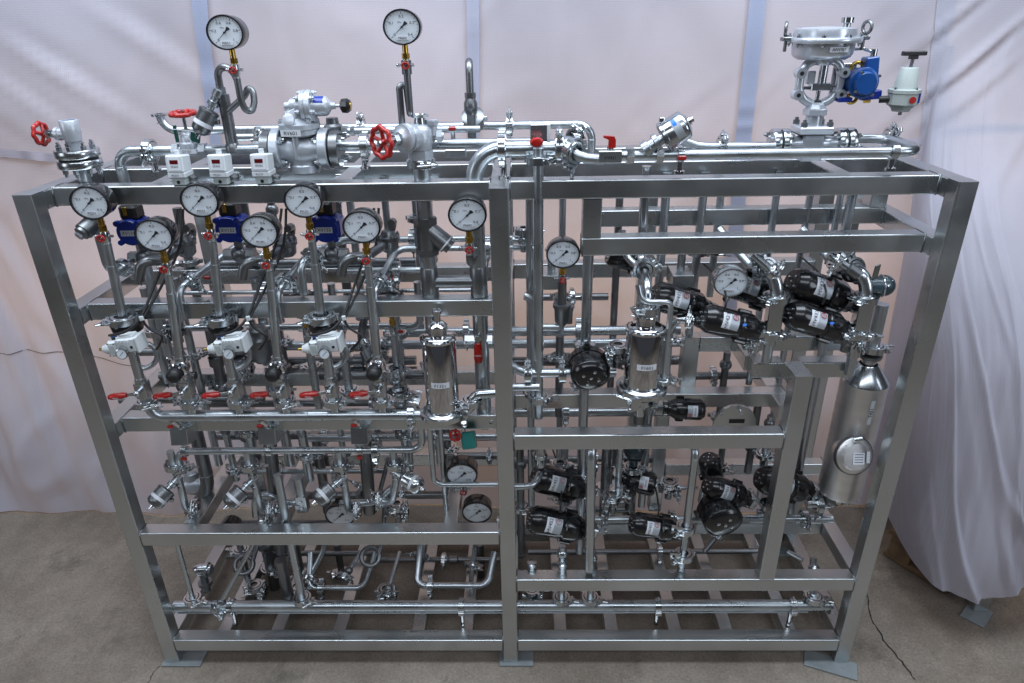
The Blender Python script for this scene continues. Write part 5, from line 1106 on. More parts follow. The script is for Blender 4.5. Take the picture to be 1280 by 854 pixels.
M().prism([(-.006, 0), (.007, .002), (.009, .042), (-.004, .036)], c+V((-.032, 0, .022)), X_, Z_, .006).put('lever', 'clamp_steel', t)
bolts(t, c+V((.0, -.02, .018)), (.2, -.6, .7), .012, 3, .004, .008)

# ================================================================ STEEL TANK
Yt = .16
ct, cb = V((2.312, 0.160, 1.038)), V((2.327, 0.160, 0.620)); x = (ct.x+cb.x)/2; t = T('steel_tank', 'brushed upright steel tank with cone top and round hatch at the right end', 'tank', (x, Yt, cb.z))
rT = 0.0690; hT = ct.z-cb.z
rT = rT*.98
M().lathe((x, Yt, cb.z-.01), Z_, [(0, 0), (0, rT*.70), (.01, rT*.92), (.03, rT), (hT+.01, rT)], 44).put('shell', 'tank_steel', t)
M().lathe((x, Yt, ct.z-.0005), Z_, [(0, rT), (.002, rT*1.015), (.006, rT), (.055, .030), (.058, .026)], 44).put('cone_top', 'clamp_steel', t)
zn = V((2.304, 0.160, 1.118)).z
M().cyl((x, Yt, ct.z+.055), (x, Yt, zn), .021, seg=22).put('neck', 'clamp_steel', t); M().lathe((x, Yt, zn-.004), Z_, [(0, .021), (.002, .032), (.012, .034), (.016, .024)], 24).put('neck_clamp', 'dull_shaded_steel', t)
M().cyl((x, Yt, zn), (x, Yt, zn+.17), .019, seg=20).put('neck_pipe', 'pipe_steel', t); clamp(t, (x, Yt, zn+.03), Z_, .019, (1, -.3, 0))
h = V((2.281, 0.040, 0.809)); hp = V((h.x, Yt-rT*.6, h.z)); d = V((.10, -1, .34)).normalized()
M().lathe(hp, d, [(0, .040), (.055, .040)], 26).put('hatch_neck', 'tank_steel', t); rH = 0.1141/2
M().lathe(hp+d*.045, d, [(0, .040), (0, rH), (.004, rH*1.02), (.016, rH*1.02), (.020, rH*.96), (.022, rH*.80), (.030, rH*.72), (.032, 0)], 36).put('hatch_cover', 'tank_steel', t)
M().lathe(hp+d*.047, d, [(0, rH*1.02), (.004, rH*1.07), (.012, rH*1.07), (.016, rH*1.02)], 36).put('hatch_clamp', 'dull_shaded_steel', t); M().cyl(hp+d*.055+V((-.010, 0, rH)), hp+d*.055+V((.014, 0, rH+.004)), .007, seg=10).put('hatch_bolt', 'clamp_steel', t)
u = X_; v = d.cross(X_)*-1; v = V((0, d.z, -d.y)).normalized()
f = hp+d*.0775; plate_label(t, '', f+u*.004-v*.004, .034, .036, X_, v); plate_label(t, '', f+u*.032-v*.0, .010, .036, X_, v)
for k in range(4): M().prism([(-.013, 0), (.013, 0), (.013, .0018), (-.013, .0018)], f+u*.004+v*(.008-.008*k)+d*.0012, X_, v, .0003).put('printed_line', 'ink', t)
M().patch((x, Yt, cb.z+hT*.82), Z_, rT, -.042, .042, -.09, .10, 4, (.05, -1, 0)).put('name_strip', 'sticker', t)
text('lettering', 'T431', .016, (x+.05*rT, Yt-rT-.0016, cb.z+hT*.82), Z_, -X_, t)
M().tube(ortho([(x, Yt, cb.z), (x, Yt, cb.z-.05), (x-.10, Yt, cb.z-.055)]), .016, .03).put('bottom_outlet', 'clamp_steel', t); clamp(t, (x, Yt, cb.z-.022), Z_, .016, (.8, -.8, 0)); clamp(t, (x-.06, Yt, cb.z-.055), X_, .016, (0, -.6, -1))
M().ball((x-.02, Yt, cb.z-.03), .03).put('outlet_valve', 'dull_shaded_steel', t)

# ================================================================ LOWER LEFT
yl = .10
z = V((0.588, 0.100, 0.835)).z; xa = V((0.181, 0.100, 0.832)).x; xe2 = V((0.963, 0.100, 0.886)).x
t = T('drain_header', 'horizontal drain header pipe below the gauge manifold with upturned right end', 'pipe', (xa, yl, z-.06))
M().tube([(xa, yl, z-.07), (xa, yl, z), (xe2, yl, z), (xe2, yl, z+.14)], .0115, .04).put('pipe', 'pipe_steel', t)
clamp(t, (xa, yl, z-.06), Z_, .0115, (1, -.6, 0)); clamp(t, (V((0.815, 0.100, 0.834)).x, yl, z), X_, .0115, (0, -.8, -1))
for px_ in (V((0.210, 0.100, 0.838)).x, V((0.479, 0.100, 0.836)).x, V((0.765, 0.100, 0.834)).x):
    M().lathe((px_-.008, yl, z), X_, [(0, .0115), (0, .018), (.016, .018), (.016, .0115)], 14).put('support_ring', 'clamp_steel', t); M().cyl((px_, yl, z+.01), (px_, yl, z+.035), .006, seg=8).put('support_post', 'clamp_steel', t)
red_clip(t, (V((0.210, 0.100, 0.838)).x, yl-.016, z-.018), .8); red_clip(t, (V((0.765, 0.100, 0.834)).x, yl-.016, z-.018), .8)
AV = [((0.162, 0.100, 0.731), (0.114, 0.040, 0.689), 'piston valve slanting left at the far left of the lower bay', (0.161, 0.100, 0.595)),
      ((0.405, 0.100, 0.723), (0.348, 0.040, 0.681), 'piston valve slanting left, second in the lower left bay', (0.413, 0.100, 0.587)),
      ((0.696, 0.100, 0.727), (0.630, 0.040, 0.692), 'piston valve slanting left, third in the lower left bay', (0.700, 0.100, 0.585)),
      ((0.868, 0.100, 0.751), (0.966, 0.040, 0.727), 'piston valve slanting right near the centre post in the lower left bay', (0.846, 0.100, 0.624))]
for k, (p, q, lb, e) in enumerate(AV):
    p, q, e = V(p), V(q), V(e); t = angle_valve(lb, p, (q-p), e, .0285, .064, steel='dull_shaded_steel' if k < 3 else 'clamp_steel')
    s = T('drop_pipe', 'short angled drop pipe carrying the %s piston valve of the lower left bay' % ORD[k], 'pipe', e, 'drop pipes of the lower bay')
    M().tube([(p.x, yl, z), (p.x, yl, p.z+.02), (p.x+.004, yl, p.z-.02), (e.x, yl, e.z), (e.x+.035 if k < 3 else e.x-.05, yl+.01, e.z+.012)], .0115, .025).put('pipe', 'pipe_steel', s)
    clamp(s, (p.x, yl, z-.055), Z_, .0115, (1, -.6, 0)); clamp(s, ((e.x+.030) if k < 3 else e.x-.04, yl+.01, e.z+.012), X_, .0115, (0, -.8, .6))
    for zz_ in (p.z+.018, p.z-.022): M().torus((p.x+.002, yl, zz_), Z_, .0125, .0016, 16, 5).put('weld_bead', 'clamp_steel', s)
# square block with bolts between the valves
c = V((0.553, 0.100, 0.632)); t = T('valve_block', 'pale square valve block between the second and third piston valves', 'valve', c); M().bar(c-Z_*.03, c+Z_*.03, .036, .03, Y_, .003).put('block', 'frame_steel', t); M().cyl(c+Z_*.03, c+Z_*.10, .016).cyl(c-X_*.02, c-X_*.06, .010).put('stub', 'pipe_steel', t); bolts(t, c-Y_*.016, -Y_, .012, 2, .006, .006, 1.57)
plate_label(t, '', c+V((-.014, -.0165, -.008)), .012, .014)
# teal solenoid
c = V((1.114, 0.050, 0.903)); t = T('solenoid_coil', 'teal square coil box near the centre post below the tall filter', 'coil', c)
R = Matrix.Rotation(-.15, 3, 'Y') @ Matrix.Rotation(-.5, 3, 'X'); M().box(c, (.021, .016, .026), R, .003).put('coil', 'teal', t); M().box(c+R @ V((0, -.0165, 0)), (.014, .001, .018), R, .0005).put('cover', 'teal', t)
M().cyl(c+V((-.03, .01, .018)), c+V((-.018, .006, .008)), .012, seg=12).put('socket', 'clamp_steel', t); wheel(t, c+V((-.040, -.004, .020)), (-.3, -1, .3), .016, .004, 4, 'red_knob')
# thin bent tube
pipes('sample_tube', 'thin bent tube from the tall filter down and right into the centre post', 'pipe', [([(0.991, 0.090, 0.922), (0.997, 0.090, 0.708), (1.209, 0.090, 0.706)], .0085)])
pipes('sample_tube', 'second thin tube running down beside the bent one near the tall filter', 'pipe', [([(1.019, 0.120, 0.902), (1.014, 0.120, 0.574)], .0085)])

# ================================================================ BOTTOM HEADER
yb = .07; zh = V((1.232, 0.070, 0.205)).z
t = T('bottom_header', 'long polished header pipe along the bottom of the whole skid', 'pipe', (V((0.057, 0.070, 0.207)).x, yb, zh-.05))
xa, xz = V((0.046, 0.070, 0.207)).x, V((2.321, 0.070, 0.222)).x
M().cyl((xa, yb, zh), (xz, yb, zh), .019, seg=24).put('pipe', 'pipe_steel', t); M().lathe((xz-.004, yb, zh), X_, [(0, .019), (.002, .030), (.010, .030), (.010, .016), (.006, .015)], 24).put('end_ferrule', 'clamp_steel', t)
M().cyl((xa, yb+.012, zh-.040), (xz-.06, yb+.012, zh-.040), .008, seg=12).put('tracer_tube', 'pipe_steel', t)
for px_ in (V((0.247, 0.070, 0.207)).x, V((1.056, 0.070, 0.205)).x, V((1.736, 0.070, 0.204)).x, V((2.198, 0.070, 0.203)).x):
    M().lathe((px_-.010, yb, zh), X_, [(0, .019), (0, .025), (.020, .025), (.020, .019)], 20).box((px_, yb-.024, zh-.012), (.011, .007, .008), None, .002).put('support_ring', 'clamp_steel', t); M().cyl((px_, yb, zh-.02), (px_, yb, .115), .008, seg=10).put('support_post', 'polished', t); M().cyl((px_, yb, zh+.024), (px_, yb, zh+.036), .004, seg=8).put('ring_bolt', 'clamp_steel', t)
for x_, w_ in ((V((0.118, 0.070, 0.215)).x, .0115), (V((0.502, 0.070, 0.214)).x, .014), (V((1.403, 0.070, 0.250)).x, .012), (V((1.502, 0.070, 0.249)).x, .012), (V((2.267, 0.070, 0.248)).x, .013)):
    M().cyl((x_, yb, zh), (x_, yb, zh+.05), w_).put('branch', 'pipe_steel', t); clamp(t, (x_, yb, zh+.034), Z_, w_, (1, -1, 0))
for k, (px_, zt9, lb) in enumerate(((V((1.403, 0.070, 0.250)).x, .47, 'left one of two short vertical pipes rising from the header beside the centre post'), (V((1.502, 0.070, 0.249)).x, .45, 'right one of two short vertical pipes rising from the header beside the centre post'), (V((2.267, 0.070, 0.248)).x, .36, 'slanted vertical pipe rising from the right end of the header'))):
    q = T('drop_pipe', lb, 'pipe', (px_, yb, zh+.04)); M().cyl((px_, yb, zh+.03), (px_, yb+.06 if k == 2 else yb, zt9), .0115).put('pipe', 'pipe_steel', q)
    M().ball((px_, yb+.04 if k == 2 else yb, zt9-.03), .019).put('ball_joint', 'clamp_steel', q)
pipes('drop_pipe', 'thin vertical pipe dropping to the left end of the bottom header', 'pipe', [([(V((0.118, 0.070, 0.215)).x, yb, zh+.03), (V((0.118, 0.070, 0.215)).x, yb, z1-.03)], .0085)])
pipes('drop_pipe', 'thicker vertical pipe dropping to the bottom header right of the thin one', 'pipe', [([(V((0.502, 0.070, 0.214)).x, yb, zh+.03), (V((0.502, 0.070, 0.214)).x, yb, z1+.2)], .0125)])
# U pipes and knobs low in the left bay
pipes('u_pipe', 'low U shaped pipe near the middle of the lower left bay', 'pipe', [([(0.475, 0.280, 0.258), (0.477, 0.200, 0.158), (0.682, 0.200, 0.158), (0.721, 0.280, 0.257)], .011)], snap=False, clamps=[((0.525, 0.200, 0.158), X_, .011, (0, -.5, -1))])
pipes('u_pipe', 'low U shaped pipe just left of the centre post', 'pipe', [([(0.888, 0.300, 0.277), (0.881, 0.190, 0.179), (1.142, 0.190, 0.178), (1.164, 0.280, 0.255)], .0125)], snap=False, clamps=[((0.931, 0.190, 0.179), X_, .0125, (0, -.5, -1))])
for k, (c, lb) in enumerate((((0.121, 0.160, 0.287), 'small round capped valve low at the left end of the lower bay'), ((0.722, 0.200, 0.308), 'small coiled siphon pipe low in the middle of the left bay'), ((0.256, 0.200, 0.271), 'small coiled siphon pipe low at the left, right of the capped valve'))):
    c = V(c)
    if k == 0:
        t = T('capped_valve', lb, 'valve', c-Z_*.06); M().lathe(c-X_*.03, X_, [(0, 0), (.004, .014), (.014, .019), (.022, .019), (.024, .022), (.045, .022), (.046, .026), (.056, .026), (.058, .018), (.066, .018), (.066, 0)], 20).put('body', 'clamp_steel', t); M().cyl(c, c-Z_*.10, .013).lathe(c-Z_*.07, Z_, [(0, .013), (0, .024), (.014, .024), (.014, .013)], 18).put('stub', 'dull_shaded_steel', t)
    else:
        t = T('siphon_coil', lb, 'pipe', c); M().torus(c, (.2, -.7, .6), .032, .0085, 24, 10).put('coil', 'dull_shaded_steel', t); M().tube([c+V((.03, .01, .01)), c+V((.045, .05, .06)), c+V((.04, .12, .12))], .0085, .03, 10).put('tail', 'dull_shaded_steel', t)
for k, (p, q, lb) in enumerate((((0.354, 0.120, 0.447), (0.203, 0.060, 0.206), ''), ((0.806, 0.300, 0.238), (0.784, 0.120, 0.200), ''), ((0.674, 0.260, 0.275), (0.628, 0.160, 0.248), ''))):
    p, q = V(p), V(q); t = T('slanted_tube', ['slanted thin tube low at the left of the lower bay', 'slanted thin tube running back in the middle of the lower bay', 'short slanted tube left of the middle siphon coil'][k], 'pipe', q); M().cyl(p, q, .0075).put('tube', 'pipe_steel', t); clamp(t, q, q-p, .0085, (1, -.4, 0), .012); M().ball(q+(p-q).normalized()*.03, .015).put('ball_joint', 'dull_shaded_steel', t)

# ================================================================ LOWER RIGHT
# tall bent pipes
pipes('bent_pipe', 'tall bright bent pipe in front of the lower right bay left of centre', 'pipe', [([(1.495, 0.100, 0.882), (1.481, 0.030, 0.885), (1.491, 0.030, 0.407)], .0155)], snap=False, clamps=[])
t = pipes('bent_pipe', 'slender bright bent pipe in front of the lower right bay', 'pipe', [([(1.796, 0.120, 0.867), (1.800, 0.050, 0.864), (1.797, 0.050, 0.408)], .012)], snap=False, clamps=[((1.796, 0.050, 0.562), Z_, .014, (-1, -.3, 0)), ((1.801, 0.050, 0.449), Z_, .014, (-1, -.3, 0))])
for cc in ((1.791, 0.030, 0.576), (1.795, 0.030, 0.467)):
    c = V(cc); M().prism([(-.046, -.014), (-.012, -.006), (-.012, .010), (-.046, .016)], c, X_, Z_, .006).put('clamp_wing', 'clamp_steel', t); M().cyl(c+V((-.034, -.0065, 0)), c+V((-.034, -.0075, 0)), .005, seg=10).put('wing_slot', 'black_rubber', t)
# horizontal low pipe
zl = V((1.954, 0.200, 0.472)).z
t = pipes('low_pipe', 'horizontal low pipe crossing the lower right bay to the tank outlet', 'pipe', [([(V((1.518, 0.200, 0.474)).x, .2, zl), (V((2.338, 0.200, 0.474)).x, .2, zl)], .0145)], clamps=[((V((1.554, 0.200, 0.474)).x, .2, zl), X_, .0145, (0, -1, .5)), ((V((1.789, 0.200, 0.473)).x, .2, zl), X_, .0145, (0, -1, .5)), ((V((2.243, 0.200, 0.471)).x, .2, zl), X_, .0145, (0, -1, .5))])
t = pipes('cross_tube', 'thin tube with small cross fitting in the lower right bay', 'pipe', [([(1.769, 0.250, 0.568), (1.879, 0.250, 0.567)], .007)], clamps=[((1.785, 0.250, 0.568), X_, .007, (0, 0, 1), .012)])
pipes('bent_tube', 'bent brownish tube left of the lower actuators at the centre post', 'pipe', [([(1.241, 0.050, 0.730), (1.311, 0.050, 0.730), (1.330, 0.100, 0.742)], .0105)], snap=False)
t = T('socket_fitting', 'ribbed steel socket fitting above the lower actuator pair', 'fitting', (1.327, 0.100, 0.763)); c = V((1.330, 0.100, 0.803)); M().lathe(c-Z_*.03, Z_, [(0, .017), (.03, .021), (.034, .024), (.044, .024), (.046, .020), (.060, .017), (.09, .015)], 18).put('body', 'clamp_steel', t); lever(t, c+V((.03, .02, .055)), (1, 0, -.05), .05, Y_, .011, .0)
# rounded sensor plate above the right middle rail
c = V((1.944, 0.170, 0.878)); t = T('sensor_plate', 'round grey steel plate with dark slot behind the right middle rail', 'plate', c-Z_*.08)
M().prism([(.064*math.cos(a_)*1.05, .064*math.sin(a_)*1.15) for a_ in [math.pi*k/10 for k in range(11)]]+[(-.066, -.07), (.066, -.07)], c, X_, Z_, .012).put('plate', 'frame_steel', t); M().box(c+V((.005, -.013, .018)), (.024, .001, .007), None, .0003).put('slot', 'black_rubber', t)
for dx, dz in ((-.05, .05), (.01, .058), (-.045, -.055), (.05, -.055)): M().cyl(c+V((dx, -.012, dz)), c+V((dx, -.03, dz-.002)), .004, seg=8).put('stud', 'clamp_steel', t)
# bulb sensor
c = V((1.642, 0.200, 0.762)); t = T('bulb_sensor', 'dark slate bulb shaped sensor head under the right middle rail', 'sensor', c-Z_*.1); M().ball(c, .036).lathe(c-Z_*.03, -Z_, [(0, .024), (.01, .018), (.03, .014), (.03, 0)], 16).put('head', 'slate', t); clamp(t, c-Z_*.075, Z_, .012, (1, -.6, 0)); M().cyl(c-Z_*.05, c-Z_*.13, .010).put('stem', 'dull_shaded_steel', t)
# small standing supports on the low rail
for k, (p, lb) in enumerate((((1.302, 0.060, 0.379), 'left one of the short stubs standing behind the low right rail'), ((1.403, 0.050, 0.388), 'middle one of the short stubs standing behind the low right rail'), ((1.799, 0.060, 0.402), 'stub carrying the slender bent pipe on the low right rail'))):
    c = V(p); t = T('pipe_stub', lb, 'stub', c, 'short stubs on the low right rail'); M().cyl(c-Z_*.03, c+Z_*.03, .013).lathe(c+Z_*.02, Z_, [(0, .013), (.002, .017), (.01, .017), (.012, .013)], 14).put('stub', 'clamp_steel', t)

# ================================================================ BACKGROUND PIPEWORK
def vpipe(px_top, z0, z1_, r, label, y):
    x = px_top; t = T('back_riser', label, 'pipe', (x, y, z0), 'vertical pipes at the back'); M().cyl((x, y, z0), (x, y, z1_), r, seg=14).put('pipe', 'pipe_steel', t)
    zc = z0+(z1_-z0)*(.3+.4*((x*37) % 1)); clamp(t, (x, y, zc), Z_, r, (1, -.4, 0) if (x*100) % 2 < 1 else (-1, -.4, 0)); return t
BK = [((1.303, 0.250, 1.465), .012, 'back vertical pipe nearest the right side of the centre post'), ((1.403, 0.350, 1.533), .011, 'back vertical pipe above the gauge right of the centre post'),
      ((1.471, 0.200, 1.229), .0155, 'thick back vertical pipe behind the round black actuator'), ((1.700, 0.300, 1.445), .0135, 'back vertical pipe right of the short filter'),
      ((1.808, 0.300, 1.368), .0125, 'back vertical pipe above the left upper actuator'), ((2.020, 0.300, 1.537), .0105, 'back vertical pipe behind the middle of the upper right window'),
      ((2.130, 0.330, 1.528), .0105, 'back vertical pipe right of the middle of the upper right window'), ((2.215, 0.250, 1.548), .0135, 'back vertical pipe near the right end of the upper window'),
      ((0.745, 0.420, 1.312), .013, 'back vertical pipe left of the strainer'), ((0.979, 0.330, 1.063), .013, 'back vertical pipe behind the tall filter'), ((0.184, 0.330, 1.100), .013, 'back vertical pipe behind the second gauge riser'),
      ((0.441, 0.330, 1.098), .017, 'thick back vertical pipe behind the fourth gauge riser'), ((0.879, 0.300, 1.353), .011, 'back vertical pipe below the sixth gauge'), ((0.125, 0.250, 1.167), .0125, 'back vertical pipe with bend right of the leftmost gauge column')]
for k, (p, r, lb) in enumerate(BK):
    p = V(p); top_ = H-.03 if k not in (10, 11, 13) else 1.33; bot = .45 if p.x > 1.25 else .62
    if k == 13: bot = 1.0
    if k in (4, 5): bot = .95
    vpipe(p.x, bot, top_, r, lb, p.y)
def hpipe(pa, pb, r, label, y):
    a, b_ = V(pa), V(pb); z = (a.z+b_.z)/2; t = T('back_pipe', label, 'pipe', (a.x, y, z), 'horizontal pipes at the back'); M().cyl((a.x, y, z), (b_.x, y, z), r, seg=14).put('pipe', 'pipe_steel', t)
    for f in (.28, .66): clamp(t, (a.x+(b_.x-a.x)*f, y, z), X_, r, (0, -.6, -1))
    return t
hpipe((0.208, 0.280, 1.624), (1.034, 0.280, 1.619), .0115, 'back pipe just under the top left rail behind the gauges', .28)
hpipe((0.809, 0.330, 1.447), (1.298, 0.330, 1.446), .0095, 'upper of two thin pipes passing behind the centre post', .33)
hpipe((0.898, 0.300, 1.430), (1.317, 0.300, 1.422), .0085, 'lower of two thin pipes passing behind the centre post', .30)
hpipe((0.229, 0.260, 1.311), (1.150, 0.260, 1.302), .0065, 'thin rod like pipe just above the left middle rail', .26)
hpipe((0.759, 0.200, 1.395), (0.994, 0.200, 1.393), .0095, 'short pipe behind the sixth gauge riser', .20)
hpipe((0.192, 0.300, 1.172), (0.964, 0.300, 1.169), .0105, 'back pipe just under the left middle rail', .30)
hpipe((0.821, 0.360, 1.120), (1.793, 0.360, 1.122), .0165, 'upper thick pipe crossing behind both filters', .36)
hpipe((0.425, 0.400, 1.058), (1.807, 0.400, 1.056), .0165, 'lower thick pipe crossing behind both filters', .40)
hpipe((1.239, 0.330, 0.831), (1.894, 0.330, 0.825), .0155, 'thick pipe just above the right middle rail', .33)
hpipe((0.517, 0.300, 0.749), (1.197, 0.300, 0.750), .013, 'back pipe behind the drain header near the centre post', .30)
hpipe((0.252, 0.330, 0.587), (0.775, 0.330, 0.591), .010, 'back pipe behind the piston valves of the lower left bay', .33)
# big dull pipes slanting in the lower left bay
for k, (pts, r, lb) in enumerate((([(0.203, 0.200, 0.903), (0.201, 0.200, 0.616), (0.088, 0.240, 0.480)], .022, 'thick dull pipe elbow at the left of the lower bay'), ([(0.437, 0.220, 0.858), (0.394, 0.220, 0.313)], .022, 'thick dull vertical pipe in the lower left bay'), ([(0.755, 0.220, 0.856), (0.735, 0.220, 0.493)], .022, 'thick dull vertical pipe near the right of the lower left bay'), ([(0.429, 0.120, 0.368), (0.434, 0.120, 0.181)], .019, 'thick dull stub pipe above the bottom header'))):
    pipes('dull_pipe', lb, 'pipe', [(pts, r)], material='dull_shaded_steel', snap=False, group='thick dull pipes')
c = V((0.129, 0.240, 0.603)); t = T('cast_valve', 'grey cast valve body behind the far left piston valve', 'valve', c-Z_*.04); M().lathe(c-X_*.05, X_, [(0, 0), (0, .026), (.02, .034), (.05, .038), (.08, .034), (.1, .026), (.1, 0)], 20).lathe(c, Z_, [(0, .03), (.05, .026), (.056, .016), (.06, 0)], 18).put('body', 'cast_silver', t)
c = V((0.471, 0.200, 1.160)); t = T('cast_valve', 'grey cast valve body behind the third and fourth gauge risers', 'valve', c-Z_*.05); M().lathe(c-Z_*.06, Z_, [(0, .022), (.02, .036), (.08, .038), (.09, .03), (.11, .03), (.12, .02), (.12, 0)], 22).put('body', 'dull_shaded_steel', t)
c = V((0.386, 0.250, 1.137)); t = T('cast_valve', 'dark clamp valve body behind the third white regulator', 'valve', c); M().lathe(c-Z_*.03, Z_, [(0, .012), (.01, .034), (.05, .036), (.06, .012)], 20).put('body', 'dull_shaded_steel', t); clamp(t, c+Z_*.04, Z_, .02, (-1, -.5, 0))
for k, (p, q, lb) in enumerate((((0.896, 0.150, 0.986), (0.945, 0.150, 0.972), 'clamped tee fitting left of the tall filter base'), ((0.880, 0.200, 1.039), (0.799, 0.300, 1.050), 'slanted clamped fitting behind the sixth gauge riser'))):
    p, q = V(p), V(q); t = T('clamped_fitting', lb, 'fitting', p); M().cyl(p, q, .018).ball(p, .028).put('body', 'clamp_steel', t); clamp(t, p+V((0, -.01, .03)), Z_, .018, (1, -.5, 0)); clamp(t, q, q-p, .018, (1, -.3, -.6))
# plates hanging on stubs in the right bay
for k, (p, lb) in enumerate((((1.744, 0.220, 1.354), 'square grey pipe support block hanging under the upper right rails'), ((1.367, 0.250, 1.347), 'square grey pipe support block beside the centre post'))):
    c = V(p); t = T('support_block', lb, 'support', c, 'hanging pipe support blocks'); M().box(c, (.030, .045, .022), None, .001).put('block', 'frame_steel', t); M().cyl(c+Z_*.02, c+Z_*.10, .012).lathe(c+Z_*.085, Z_, [(0, .012), (0, .02), (.008, .02), (.008, .012)], 14).put('stub', 'pipe_steel', t)


